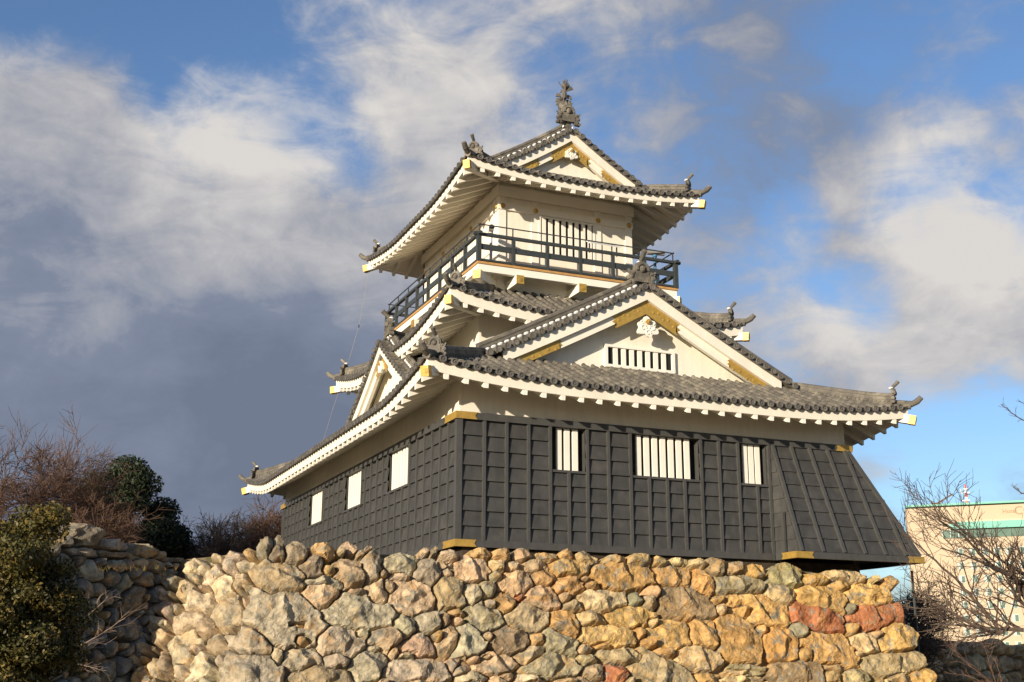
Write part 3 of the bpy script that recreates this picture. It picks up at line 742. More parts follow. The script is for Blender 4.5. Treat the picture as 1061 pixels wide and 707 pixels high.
    for sg in (-1, 1):
        m = MB()
        ue = sg*(hw-.25-.1*gold)
        goldstrip(ue, ue-sg*gold*1.2, t0, t1, -.112); m.build('gilt_gable_fitting', 'gold', body)
    # carved pendant (gegyo) with gilt hexagonal boss
    m = MB(); s = pend; zc = g(0)-k-1.26*min(1, s+.02); n0 = -.105
    outline = []
    for i in range(48):
        t = 2*math.pi*i/48; rr = .30+.045*math.cos(6*t+.6)+.03*math.cos(3*t)
        outline.append(P(rr*1.12*s*math.sin(t), n0, zc+rr*.98*s*math.cos(t)))
    m.prism(outline, N*.09)
    for (a, b, r_) in ((-.16, -.02, .11), (.16, -.02, .11), (0, -.17, .10), (-.2, .14, .07), (.2, .14, .07)):
        for q in range(9):
            t = q*.62; rr = r_*(1-q*.07); c = P((a+rr*math.cos(t)*(1 if a <= 0 else -1))*s, n0+.095, zc+(b+rr*math.sin(t))*s); m.blob(c, (.028*s, .025, .028*s), 5, 4, ax=(U, N, Z))
    m.prism([P(-.11*s, n0+.0, zc+.2*s), P(.11*s, n0, zc+.2*s), P(.07*s, n0, zc+.34*s), P(-.07*s, n0, zc+.34*s)], N*.05)
    m.build('carved_pendant', 'trim', body)
    m = MB(); c = P(0, n0+.12, zc+.17*s); m.tube([c-N*.04, c+N*.05], [.085*s, .085*s], 6); m.blob(c+N*.05, (.05*s, .04, .05*s), 6, 4, ax=(U, N, Z)); m.build('gilt_boss', 'gold', body)
    return P
def verge_ridge(body, P, g, ulist, n, s=1.0):
    """ridges running down the slopes behind the verge tiles"""
    for sg in (-1, 1):
        path = [P(sg*u, n, g(u)+.10) for u in ulist]
        m = MB(); m.sweep(path, rprof(s))
        dm = MB(); plaster_dabs(dm, path, .128*s, .04*s, .235, (.10, .03, .05)); plaster_dabs(dm, path, -.128*s, .04*s, .235, (.10, .03, .05)); m.merge(dm); m.build('verge_ridge', ['tile', 'white'], body)

# ---------- lowest roof
r1 = Roof(-1.42, CX*2+1.42, -1.38, CY*2+1.38, 4.49, .455, .0058, .36, 5.2, -.20, 3.2, 2.62, T2, gable_v=2.72, soff=.44, fasc=.37)
roof1 = build_roof('lower_roof', r1, 'lowest grey tiled roof with a broad white gable facing the front')
for x, y, sx, sy in corners(r1): hip_ridge(roof1, r1, x, y, sx, sy, 2.85)
half1 = (r1.x1-r1.x0)/2
def g1(u): d = half1-abs(u); return r1.ze+r1.a*d+r1.b*d*d+.02
# close the strip of roof between verge and first tile row, front and back
P1 = gable(roof1, (CX, 0.90), (1, 0, 0), (0, -1, 0), g1, 4.88, 5.50, .13, .60, None, win=(-1.16, 1.13, 5.95, 6.50, 8), gold=1.25, vergelen=.55, tx=.62)
verge_ridge(roof1, P1, g1, np.linspace(.25, 5.45, 14), -.42, 1.0)
P1b = gable(roof1, (CX, 2*CY-.90), (-1, 0, 0), (0, 1, 0), g1, 4.95, 5.62, .13, .60, None, gold=1.25, vergelen=.55)
def main_ridge(body, xa, ya, xb, yb, z, s=1.25):
    path = [lerp((xa, ya, z), (xb, yb, z), t) for t in np.linspace(0, 1, 8)]
    path = [p+np.array((0, 0, .10*(2*t-1)**2)) for p, t in zip(path, np.linspace(0, 1, 8))]
    m = MB(); m.sweep(path, rprof(s, .9))
    dm = MB(); plaster_dabs(dm, path, .13*s, .05*s, .25); plaster_dabs(dm, path, -.13*s, .05*s, .25); m.merge(dm); m.build('main_ridge', ['tile', 'white'], body)
main_ridge(roof1, CX, 1.30, CX, 6.2, g1(0)+.02)
demon_tile(roof1, (CX, 1.22, 9.02), (0, -1, 0), 0.95, tilt=.75)

# side gable on the left slope of the lowest roof
ZR = 8.56
def gs(u): u = abs(u); return ZR-.70*u+.018*u*u
m = MB(); mr = MB(); mcap = MB()
GX0 = .88
nrow = 12
for sg in (-1, 1):
    U = np.array((0, -1.0, 0)); N = np.array((-1.0, 0, 0))
    for i in range(nrow+1):
        xx = GX0+.25+i*TS
        if xx > 4.6: break
        # where this row meets the main slope
        um = 0
        while um < 4.9 and gs(um) > r1.ze+r1.a*(xx-r1.x0)+.0: um += .05
        if um < .3: continue
        ring = []
        for k in range(int(um/.3)+1):
            a, b = k*.3+.1, min((k+1)*.3+.1, um+.15)
            ring += [(a, .076, .01), (b, .085, .03)]
        vs = []
        for (u, rr, up) in ring:
            c = np.array((xx, CY+sg*u, gs(u)+up))
            for j in range(7):
                an = math.pi*j/6; vs.append(c+np.array((math.cos(an)*rr, 0, math.sin(an)*rr*1.05)))
        fs = [(q*7+j, q*7+j+1, (q+1)*7+j+1, (q+1)*7+j) for q in range(len(ring)-1) for j in range(6)]
        if sg < 0: fs = [tuple(reversed(f)) for f in fs]
        mr.add(vs, fs)
        us_ = np.linspace(0, um+.2, 12)
        vs = [np.array((x_, CY+sg*u, gs(u)+dz)) for u in us_ for x_, dz in ((xx, 0), (xx+TS/2, -.04), (xx+TS, 0))]
        fs = [(q*3+j, q*3+j+1, (q+1)*3+j+1, (q+1)*3+j) for q in range(11) for j in range(2)]
        if sg < 0: fs = [tuple(reversed(f)) for f in fs]
        m.add(vs, fs)
sroof = m.build('side_gable_roof', 'tile', keep, label='small steep gable on the left slope of the lowest roof'); mr.build('round_tiles', 'tile', sroof)
PS = gable(sroof, (GX0, CY), (0, -1, 0), (-1, 0, 0), gs, 4.1, 5.62, .13, .55, None, gold=.75, vergelen=.55, pend=.7)
verge_ridge(sroof, PS, gs, np.linspace(.25, 3.9, 10), -.45, .85)
main_ridge(sroof, GX0+.35, CY, 3.2, CY, ZR+.02, 1.1)
demon_tile(sroof, (GX0+.30, CY, ZR+.55), (-1, 0, 0), .9, tilt=.6)

# ---------- middle roof
r2 = Roof(1.06, 2*CX-1.06, 3.84, 2*CY-3.84, 8.16, .50, .02, .50, 5.0, -.18, 2.6, 2.6, T2, None, soff=.42, fasc=.42)
roof2 = build_roof('middle_roof', r2, 'middle grey tiled skirt roof under the balcony')
for x, y, sx, sy in corners(r2): hip_ridge(roof2, r2, x, y, sx, sy, 2.5)

# ---------- top roof
r3 = Roof(2.0, 2*CX-2.0, 4.86, 2*CY-4.86, 13.47, .45, .029, .30, 4.4, -.15, 3.0, 1.70, (T3[0], T3[1], 13, 8), gable_v=1.76, soff=.42, fasc=.33)
r3.core = (T3[0], T3[1], T3[2], T3[3])
class R3(Roof): pass
_dm = r3.dmax
def dm3(side, q):
    e = r3.ecorner(side, q)
    if side in 'FB': return min(max(e, 0.0), r3.dF)
    return (r3.x1-r3.x0)/2 if e >= r3.gv else max(e, 0.0)
r3.dmax = dm3
roof3 = build_roof('top_roof', r3, 'topmost hipped and gabled grey tiled roof')
for x, y, sx, sy in corners(r3): hip_ridge(roof3, r3, x, y, sx, sy, 1.55)
half3 = (r3.x1-r3.x0)/2
def g3(u): d = half3-abs(u); return r3.ze+r3.a*d+r3.b*d*d+.02
P3 = gable(roof3, (CX, 6.22), (1, 0, 0), (0, -1, 0), g3, 2.62, 14.05, .13, .36, None, gold=.80, vergelen=.5, pend=.68, tx=.30)
verge_ridge(roof3, P3, g3, np.linspace(.2, 3.0, 9), -.36, .9)
gable(roof3, (CX, 2*CY-6.22), (-1, 0, 0), (0, 1, 0), g3, 2.62, 14.05, .13, .36, None, gold=.80, vergelen=.5, pend=.68, tx=.30)
main_ridge(roof3, CX, 6.55, CX, 2*CY-6.55, g3(0)+.02, 1.45)
demon_tile(roof3, (CX, 6.48, 16.86), (0, -1, 0), .92, horn=False)
def shachi(parent, c, n, s):
    """ridge finial: a fish standing on its head, tail fins in the air"""
    c = np.array(c, float); n = np.array(n, float); z = np.array((0, 0, 1.0)); u = np.cross(z, n)
    path = [(.22, .02), (.10, .10), (-.02, .24), (-.08, .42), (-.04, .62), (.05, .80), (.10, .98)]; rad = [.14, .24, .26, .21, .15, .10, .06]
    m = MB(); m.tube([c+n*a*s+z*b*s for a, b in path], [r_*s for r_ in rad], 8)
    for (a, b) in ((-.02, .24), (-.08, .42), (-.04, .62)):
        for k in (0, 1):
            p = c+n*(a-.14)*s+z*(b+.05*k)*s; m.prism([p+u*.02*s, p-n*.16*s+z*.14*s+u*.02*s, p+z*.13*s+u*.02*s], -u*.04*s)
        for sg in (-1, 1):
            p = c+n*a*s+z*b*s+u*sg*.16*s; m.prism([p, p+u*sg*.20*s-z*.02*s, p+u*sg*.17*s+z*.12*s, p+z*.16*s], n*.05*s)
    t = c+n*.08*s+z*.92*s
    for a, b in ((.26, .34), (.05, .46), (-.18, .36), (-.30, .16)):
        m.prism([t+n*-.03*s+u*.02*s, t+n*a*s+z*b*s+u*.02*s, t+n*(a-.10)*s+z*(b-.10)*s+u*.02*s, t-z*.06*s+u*.02*s], -u*.045*s)
    for a, b in ((-.30, .30), (-.12, .42), (.12, .34), (.27, .20)):
        m.prism([t-u*.03*s, t+u*a*s+z*b*s, t+u*(a+.10)*s+z*(b-.13)*s, t+u*.03*s-z*.08*s], n*.05*s)
    for sg in (-1, 1):
        p = c+n*.2*s+z*.10*s; m.prism([p+u*sg*.08*s, p+u*sg*.3*s+z*.2*s, p+u*sg*.12*s+z*.22*s], n*.04*s)
        m.tube([c+n*.14*s+u*sg*.1*s+z*.16*s, c+n*.26*s+u*sg*.14*s+z*.5*s], [.025*s, .015*s], 5)
    m.blob(c+n*.22*s+z*.05*s, (.13*s, .17*s, .10*s), 8, 5, ax=(u, n, z))
    return m.build('fish_finial', 'tile', parent)
shachi(roof3, (CX, 6.85, 17.12), (0, -1, 0), .93)
shachi(roof3, (CX, 2*CY-6.85, 17.12), (0, 1, 0), .93)

# ---------- balcony round the top storey
BX0, BX1, BY0, BY1 = 2.70, 2*CX-2.70, 5.60, 2*CY-5.60
mb = MB(); mb.box(BX0-.06, BX1+.06, BY0-.06, BY1+.06, 10.16, 10.24); deck = mb.build('balcony', 'deck', keep, label='railed wooden balcony round the top storey')
mb = MB()
o = .0
for x0, x1, y0, y1 in ((BX0-.02, BX1+.02, BY0-.02, BY0+.16), (BX0-.02, BX1+.02, BY1-.16, BY1+.02), (BX0-.02, BX0+.16, BY0+.16, BY1-.16), (BX1-.16, BX1+.02, BY0+.16, BY1-.16)): mb.box(x0, x1, y0, y1, 9.90, 10.155)
mb.build('edge_beam', 'trim', deck)
mb = MB(); mb.box(BX0+.16, BX1-.16, BY0+.16, BY1-.16, 10.11, 10.155); mb.build('deck_underside', 'trim', deck)
def jut(mb, g, a, b):     # projecting beam with a gilt end
    a = np.array(a, float); b = np.array(b, float); d = (b-a)/np.linalg.norm(b-a)
    mb.bar(a, b, .27, .30); g.bar(b-d*.02, b+d*.018, .275, .305); g.tube([b+d*.018, b+d*.032], [.09, .085], 10); g.tube([b+d*.032, b+d*.042], [.05, .045], 8)
xs = [4.05+.13, 6.57, 2*CX-4.18]; ys = [6.9, 9.5, 12.2, 14.8]
items = [((x, 6.4, 9.73), (x, BY0-.16, 9.73)) for x in xs]+[((x, 2*CY-6.4, 9.73), (x, BY1+.16, 9.73)) for x in xs]
items += [((3.7, y, 9.73), (BX0-.16, y, 9.73)) for y in ys]+[((2*CX-3.7, y, 9.73), (BX1+.16, y, 9.73)) for y in ys]
for sx in (0, 1):
    for sy in (0, 1):
        px_, py_ = (BX0, BX1)[sx], (BY0, BY1)[sy]; qx, qy = (1, -1)[sx], (1, -1)[sy]
        items.append(((px_+qx*1.0, py_+qy*1.0, 9.75), (px_-qx*.10, py_-qy*.10, 9.75)))
for a, b in items:
    m = MB(); g = MB(); jut(m, g, a, b); q = m.build('projecting_beam', 'trim', deck); g.build('gilt_beam_end', 'gold', q) if False else g.build('gilt_beam_end', 'gold', deck)
# railing
rl = MB()
def rail(z, h, w, ext=0.0, o=0.0):
    for (a, b) in (((BX0-ext, BY0+o, z), (BX1+ext, BY0+o, z)), ((BX0-ext, BY1-o, z), (BX1+ext, BY1-o, z)), ((BX0+o, BY0-ext, z+.001), (BX0+o, BY1+ext, z+.001)), ((BX1-o, BY0-ext, z+.001), (BX1-o, BY1+ext, z+.001))):
        rl.bar(a, b, w, h)
rail(10.31, .07, .09); rail(10.79, .20, .05); rail(11.24, .10, .12, ext=.20)
rl.build('handrail', 'rail', deck)
rl = MB(); rail(11.62, .035, .035, o=.06); rl.build('upper_guard_rail', 'rail', deck)
pts = []
nx, ny = 6, 8
for i in range(nx+1):
    x = BX0+(BX1-BX0)*i/nx; pts += [(x, BY0), (x, BY1)]
for j in range(1, ny):
    y = BY0+(BY1-BY0)*j/ny; pts += [(BX0, y), (BX1, y)]
for i, (x, y) in enumerate(pts):
    m = MB(); cor = x in (BX0, BX1) and y in (BY0, BY1); w = .075 if cor else .055
    m.box(x-w, x+w, y-w, y+w, 10.24, 11.30 if cor else 11.19)
    m.build('railing_post', 'rail', deck)
    m = MB(); ix = x+(.06 if x == BX0 else -.06 if x == BX1 else 0); iy = y+(.06 if y == BY0 else -.06 if y == BY1 else 0)
    m.box(ix-.018, ix+.018, iy-.018, iy+.018, 11.29, 11.605); m.build('guard_post', 'rail', deck)
# information board on the guard rail
mb = MB(); mb.bar((6.95, BY0+.10, 11.58), (8.15, BY0+.10, 11.58), .42, .03, up=(0, -.45, .9)); mb.build('sloping_board', 'white', deck)
for x in (7.0, 8.1):
    mb = MB(); mb.box(x-.02, x+.02, BY0+.12, BY0+.16, 11.2, 11.55); mb.build('board_bracket', 'rail', deck)

# ---------- coin telescopes on the balcony
def telescope(x, y, az, label, colr):
    t = empty('telescope', (x, y, 10.245), label, 'telescope', 'telescopes on the top balcony')
    m = MB(); m.tube([(x, y, 10.25), (x, y, 10.29), (x, y, 10.30), (x, y, 11.45)], [.17, .16, .055, .05], 12); m.build('pedestal', colr, t)
    d = np.array((math.cos(az), math.sin(az), 0)); c = np.array((x, y, 11.62))
    m = MB(); m.tube([c-d*.32, c-d*.30, c+d*.28, c+d*.36], [.05, .085, .095, .105], 14); m.build('tube', 'steel', t)
    m = MB(); m.tube([c-d*.38, c-d*.32], [.055, .05], 12); m.tube([c+d*.36, c+d*.37], [.09, .088], 12); m.build('eyepiece', 'rail', t)
    m = MB(); m.tube([c-np.array((0, 0, .17)), c-np.array((0, 0, .07))], [.09, .08], 10); m.build('head_mount', colr, t)
telescope(9.75, BY0+.28, -.25, 'pale tube telescope on a blue pedestal at the right end of the balcony railing', 'blue')
telescope(3.35, BY0+.5, -1.9, 'pale telescope behind the railing at the near left corner of the balcony', 'white')
# lightning conductor from the left corner of the top roof
c = MB(); a = np.array((r3.x0-.05, r3.y1+.05, 13.2))
pA, pB, pC = at(371.8, 338, 1, 17.6), at(362.8, 369.5, 1, 18.0), at(343.6, 428, 1, 19.2); pD = at(322, 500, 1, 21.3)
A0 = at(382, 283, 1, 16.9)
c.tube([A0, pA, pB, pC, pD, (pD[0]-.2, pD[1]+.6, -.2)], .0065, 5); cw = c.build('lightning_cable', 'wire'); tag(cw, 'thin pale wire hanging from the left corner of the top roof', 'cable')
c = MB(); c.blob(pA, (.03, .03, .09), 6, 5); o = c.build('cable_joint', 'rail', cw)
# ============================================================ stone walls
def vnoise(x, y, seed):
    """smooth value noise on arrays"""
    xi = np.floor(x).astype(np.int64); yi = np.floor(y).astype(np.int64); fx = x-xi; fy = y-yi
    fx = fx*fx*(3-2*fx); fy = fy*fy*(3-2*fy)
    def h(a, b):
        n = (a*374761393+b*668265263+seed*1442695041) & 0x7fffffff
        n = ((n ^ (n >> 13))*1274126177) & 0x7fffffff
        return ((n ^ (n >> 16)) & 0xffff)/65535.0
    return (h(xi, yi)*(1-fx)+h(xi+1, yi)*fx)*(1-fy)+(h(xi, yi+1)*(1-fx)+h(xi+1, yi+1)*fx)*fy
def fbm(x, y, seed, octv=4):
    s = 0; a = 0.5
    for i in range(octv): s = s+a*(vnoise(x*2**i, y*2**i, seed+i*17)-0.5)*2; a *= 0.5
    return s
TINT = {'t': (.52, .41, .26), 'o': (.60, .42, .21), 'g': (.45, .40, .29), 'c': (.62, .52, .36), 'b': (.33, .27, .19), 'R': (.42, .19, .115), 'p': (.56, .41, .28),
        'y': (.64, .46, .22), 'w': (.52, .36, .18), 'r': (.42, .19, .12), 'd': (.30, .30, .26), 'n': (.43, .41, .29), 'u': (.57, .37, .17)}
def stone_face(thing, P0, e, nh, length, vmax, vbot, seeds, seed, batter=.38, res=.03, topline=None, amp=1.0, gapr=(.10, .17), part='stone', fill=True, left_line=None, right_line=None, maxparts=100, name_rest='small_stones', wrap=None, umin=-.6, shade_mul=(1, 1, 1)):
    """a battered dry-stone face: P0 top-left point, e direction along it, nh outward horizontal normal.
       seeds: (u, v, half width, half height, tint, angle); v is measured up the slope, 0 at P0"""
    P0 = np.array(P0, float); e = np.array(e, float); e /= np.linalg.norm(e); nh = np.array(nh, float); nh /= np.linalg.norm(nh)
    be = math.atan(batter); V = -nh*math.sin(be)+np.array((0, 0, math.cos(be))); Nn = nh*math.cos(be)+np.array((0, 0, math.sin(be)))
    us = np.arange(umin, length+.6, res); vs_ = np.arange(vbot, vmax, res); nu, nv = len(us), len(vs_)
    Ug, Vg = np.meshgrid(us, vs_, indexing='ij')
    wu = Ug+.05*fbm(Ug*2.4, Vg*2.4, seed, 3)+.035*fbm(Ug*8, Vg*8, seed+5, 3); wv = Vg+.05*fbm(Ug*2.4+31, Vg*2.4, seed+3, 3)+.035*fbm(Ug*8, Vg*8, seed+8, 3)
    m1 = np.full(Ug.shape, 9.0); m2 = np.full(Ug.shape, 9.0); lab = np.full(Ug.shape, -1, int); size = np.full(Ug.shape, .1)
    rs = np.random.RandomState(seed)
    S = []
    def put(sd):
        u, v, w, h, c, an = sd; w *= 1.08; h *= 1.08; k = len(S); S.append(sd)
        R0 = max(w, h)*2.0+.1
        i0 = max(0, int((u-R0-us[0])/res)); i1 = min(nu, int((u+R0-us[0])/res)+1); j0 = max(0, int((v-R0-vs_[0])/res)); j1 = min(nv, int((v+R0-vs_[0])/res)+1)
        if i1 <= i0 or j1 <= j0: return
        sl = (slice(i0, i1), slice(j0, j1)); du = wu[sl]-u; dv = wv[sl]-v; ca, sa = math.cos(an), math.sin(an)
        a = (du*ca+dv*sa)/w; b = (-du*sa+dv*ca)/h
        r1_ = np.random.RandomState(seed*1000+k); kk = r1_.randint(5, 8); a0 = r1_.rand()*6.28; m = np.zeros(a.shape)
        for w_ in range(kk):
            t_ = a0+6.283*(w_+(r1_.rand()-.5)*.55)/kk; m = np.maximum(m, (a*math.cos(t_)+b*math.sin(t_))/(.90+.22*r1_.rand()))
        m = .84*m+.16*np.sqrt(a*a+b*b)
        o1 = m1[sl]; o2 = m2[sl]; new = m < o1
        m2[sl] = np.where(new, o1, np.minimum(o2, m)); m1[sl] = np.where(new, m, o1)
        lab[sl] = np.where(new, k, lab[sl]); size[sl] = np.where(new, min(w, h), size[sl])
    for sd in seeds: put(sd)
    if fill:
        def inside(u, v):
            if topline is not None and v > topline(u)-.05: return False
            return True
        for tries, (lo, hi, thr) in enumerate(((.20, .34, 1.75), (.13, .22, 1.5), (.08, .13, 1.32))):
            for q in range(5200 if tries == 2 else 2600):
                i = rs.randint(nu); j = rs.randint(nv)
                if m1[i, j] < thr or not inside(us[i], vs_[j]): continue
                if us[i] < umin+.2 or us[i] > length+.3: continue
                w = lo+(hi-lo)*rs.rand(); h = w*(.6+.35*rs.rand())
                put((us[i], vs_[j], w, h, 'togcobtwgtp'[rs.randint(11)], (rs.rand()-.5)*.9))
    K = len(S)
    # outward relief
    dist = np.clip((m2-m1)*size*.62, 0, 1)
    far = np.clip((m1-1.0)/.25, 0, 1)
    R0 = np.minimum(.06, size*.34)
    t = np.clip(dist/R0, 0, 1); dome = np.clip(1-(1-t)**1.7, 0, 1)
    H = np.zeros(Ug.shape)
    base = np.array([.09+.10*rs.rand()+.10*min(s[2], s[3]) for s in S]); 
    H += dome*base[np.maximum(lab, 0)]
    # facets: every stone gets tilted planes, the lowest one wins
    fac = np.full(Ug.shape, 9.0)
    for q in range(8):
        ang = np.array([rs.rand()*6.28 for s in S]); tl = np.array([.25+.85*rs.rand() for s in S]); of = np.array([(.02+.10*rs.rand())*(1+1.2*min(s[2], s[3])) for s in S])
        if q == 0: tl = tl*.28; of = of*.35
        su = np.array([s[0] for s in S]); sv = np.array([s[1] for s in S]); L = np.maximum(lab, 0)
        fac = np.minimum(fac, of[L]+tl[L]*((wu-su[L])*np.cos(ang[L])+(wv-sv[L])*np.sin(ang[L])))
    H += np.clip(fac, -.12, .12)*np.clip(t*1.4, 0, 1)*amp
    off = (lab*13.7) % 97
    rid = 1-np.abs(fbm(Ug*3.4+off, Vg*4.2+off, seed+60, 5))*2.2
    H += t*(.028*fbm(Ug*3.5+off, Vg*3.5, seed+40, 5)+.040*(rid-.6))
    H += .016*np.abs(fbm(Ug*14, Vg*17, seed+80, 3))
    H -= .09*(1-t)
    H = np.where(far > 0, H*(1-far)-far*.30, H)
    lab = np.where(m1 > 1.32, -1, lab)
    if topline is not None:
        lab = lab
    def place(h):
        h = h*np.ones(Ug.shape); out = P0[None, None]+Ug[..., None]*e+Vg[..., None]*V+h[..., None]*Nn
        if wrap is not None:      # the face turns the corner onto a second battered plane
            kv, e2, n2 = wrap; e2 = np.array(e2, float); e2 /= np.linalg.norm(e2); n2 = np.array(n2, float); n2 /= np.linalg.norm(n2)
            V2 = -n2*math.sin(be)+np.array((0, 0, math.cos(be))); N2 = n2*math.cos(be)+np.array((0, 0, math.sin(be)))
            uc = kv*Vg; s = np.clip(uc-Ug, 0, None); bl = np.clip((uc-Ug)/.5+.5, 0, 1)[..., None]; bl = bl*bl*(3-2*bl)
            NB = Nn*(1-bl)+N2*bl; NB /= np.linalg.norm(NB, axis=2, keepdims=True)
            q = P0[None, None]+np.maximum(Ug, uc)[..., None]*e+Vg[..., None]*V+s[..., None]*e2+h[..., None]*NB
            return q
        return out
    Pg = place(H); deep = place(-.26); deeper = place(-.55)
    order = sorted(range(K), key=lambda k: -S[k][2]*S[k][3])
    rank = {k: i for i, k in enumerate(order)}
    rest = MB(); restc = []
    vis = 0
    sn = ['stone']
    ii, jj = np.nonzero(lab >= 0); bound = {}
    for k in range(K):
        s = S[k]; R1 = max(s[2], s[3])*2.2+.2
        i0 = max(0, int((s[0]-R1-us[0])/res)); i1 = min(nu, int((s[0]+R1-us[0])/res)+2); j0 = max(0, int((s[1]-R1-vs_[0])/res)); j1 = min(nv, int((s[1]+R1-vs_[0])/res)+2)
        if i1-i0 < 3 or j1-j0 < 3: continue
        sub = lab[i0:i1, j0:j1] == k
        if sub.sum() < 8: continue
        q = sub[:-1, :-1] | sub[1:, :-1] | sub[:-1, 1:] | sub[1:, 1:]
        need = np.zeros(sub.shape, bool); need[:-1, :-1] |= q; need[1:, :-1] |= q; need[:-1, 1:] |= q; need[1:, 1:] |= q
        idx = np.full(sub.shape, -1); idx[need] = np.arange(need.sum())
        other = lab[i0:i1, j0:j1] < 0
        pts = np.where(sub[..., None], Pg[i0:i1, j0:j1], np.where(other[..., None], deeper[i0:i1, j0:j1], deep[i0:i1, j0:j1]))[need]
        a, b = np.nonzero(q); quads = np.stack([idx[a, b], idx[a+1, b], idx[a+1, b+1], idx[a, b+1]], 1)
        c = np.array(TINT[s[4]])*np.array((.98, .89, .74))*np.array(shade_mul)*(np.array((.99, 1.03, 1.16))*(1-sstep((s[0]-3)/9))+np.array((1.03, .99, .88))*sstep((s[0]-3)/9))*(.80+.36*rs.rand())
        c = c*(1+(rs.rand(3)-.5)*.08)
        if rank[k] < maxparts:
            me = bpy.data.meshes.new(part); me.from_pydata(pts.tolist(), [], quads.tolist()); me.materials.append(M['stone'])
            ca = me.color_attributes.new('tint', 'FLOAT_COLOR', 'POINT'); ca.data.foreach_set('color', np.tile(np.append(c, 1.0), len(pts)).astype('f'))
            me.polygons.foreach_set('use_smooth', [False]*len(quads)); o = bpy.data.objects.new(part, me); COL.objects.link(o); adopt(o, thing)
            lb = {'R': 'red stone', 'r': 'small dark red stone', 'b': 'dark brown stone', 'u': 'rusty orange stone'}.get(s[4])
            if lb: o['label'] = lb
        else:
            rest.add(pts.tolist(), quads.tolist()); restc.append(np.tile(np.append(c, 1.0), (len(pts), 1)))
    if restc:
        me = bpy.data.meshes.new(name_rest); me.from_pydata(rest.v, [], rest.f); me.materials.append(M['stone'])
        ca = me.color_attributes.new('tint', 'FLOAT_COLOR', 'POINT'); ca.data.foreach_set('color', np.concatenate(restc).ravel().astype('f'))
        me.polygons.foreach_set('use_smooth', [False]*len(rest.f)); o = bpy.data.objects.new(name_rest, me); COL.objects.link(o); adopt(o, thing); o['kind'] = 'stuff'
    # rubble core behind the stones, darkened for the shade in the gaps
    m = MB(); tl = topline(0) if topline else vmax
    a, b = P0+(0 if wrap is not None else -.2)*e-Nn*.34, P0+e*(length+.2)-Nn*.34
    tA = (topline(-.2) if topline else vmax)-.25; tB = (topline(length+.2) if topline else vmax)-.25
    q = [a+V*vbot, b+V*vbot, b+V*tB, a+V*tA]
    m.prism(q, -Nn*.4)
    if wrap is not None:
        e2, n2 = wrap[1], wrap[2]; V2 = -n2*math.sin(be)+np.array((0, 0, math.cos(be))); N2 = n2*math.cos(be)+np.array((0, 0, math.sin(be))); a, b = P0-N2*.34, P0+e2*4.2-N2*.34
        m.prism([a+V2*vbot-e2*.6, b+V2*vbot, b+V2*tA, a+V2*tA], -N2*.3)
    m.build('rubble_core', 'shade_soil', thing)

# --- main front face: stones measured from the photograph
BAT = .38
FP0 = np.array((-5.15, -.36, -.14)); FE = np.array((1.0, 0, 0)); FN = np.array((0, -1.0, 0))
_be = math.atan(BAT); FV = -FN*math.sin(_be)+np.array((0, 0, math.cos(_be))); FNn = FN*math.cos(_be)+np.array((0, 0, math.sin(_be)))
def on_plane(px, py, P0, e, V, Nn, out=.08):
    d = ray(px, py); o = P0+Nn*out; t = ((o-CAM)@Nn)/(d@Nn); q = CAM+d*t-P0; return q@e, q@V
def seeds_from(lst, ox, oy, sc, P0=FP0, e=FE, V=FV, Nn=FNn):
    out = []
    for it in lst:
        x, y, w, h = it[:4]; c = it[4] if len(it) > 4 else 't'; an = it[5] if len(it) > 5 else 0.0
        px, py = ox+x/sc, oy+y/sc; u, v = on_plane(px, py, P0, e, V, Nn)
        u2, v2 = on_plane(px+w/sc, py, P0, e, V, Nn); u3, v3 = on_plane(px, py-h/sc, P0, e, V, Nn)
        out.append((u, v, abs(u2-u)*1.0, abs(v3-v)*1.0, c, an))
    return out
A_ = [(400,85,38,32,'b',.3),(447,100,30,42,'b'),(500,110,40,32,'b',-.5),(560,150,45,32,'b',-.6),(447,183,82,58,'t',-.2),(458,310,135,92,'g',-.25),(340,400,92,55,'g'),(345,490,115,68,'g',-.2),(598,200,72,18,'n'),(680,168,50,35,'t'),(760,153,32,46,'g',-.2),
 (865,138,65,32,'g'),(590,250,58,42,'t',.3),(710,300,120,62,'g',-.1),(780,240,36,38,'t'),(888,245,66,58,'t'),(945,165,48,38,'g'),(655,405,80,48,'g'),(530,455,66,38,'g'),(443,445,20,30,'c'),(640,465,46,28,'g'),(750,475,65,42,'g',.3),(805,388,52,40,'t'),
 (868,345,32,42,'g'),(955,335,55,32,'g'),(912,412,52,38,'p'),(1035,390,60,52,'t'),(920,492,108,36,'g'),(600,515,92,35,'t'),(715,232,32,14,'t'),(820,215,22,22,'t'),(860,185,30,13,'c'),(1010,150,26,22,'t'),(770,420,25,15,'g'),(875,442,35,12,'g'),
 (730,372,28,15,'g'),(835,432,16,18,'t'),(1040,480,30,24,'p'),(620,160,30,14,'w'),(525,395,30,26,'w'),(985,375,22,22,'u'),(505,345,60,18,'u',.1)]
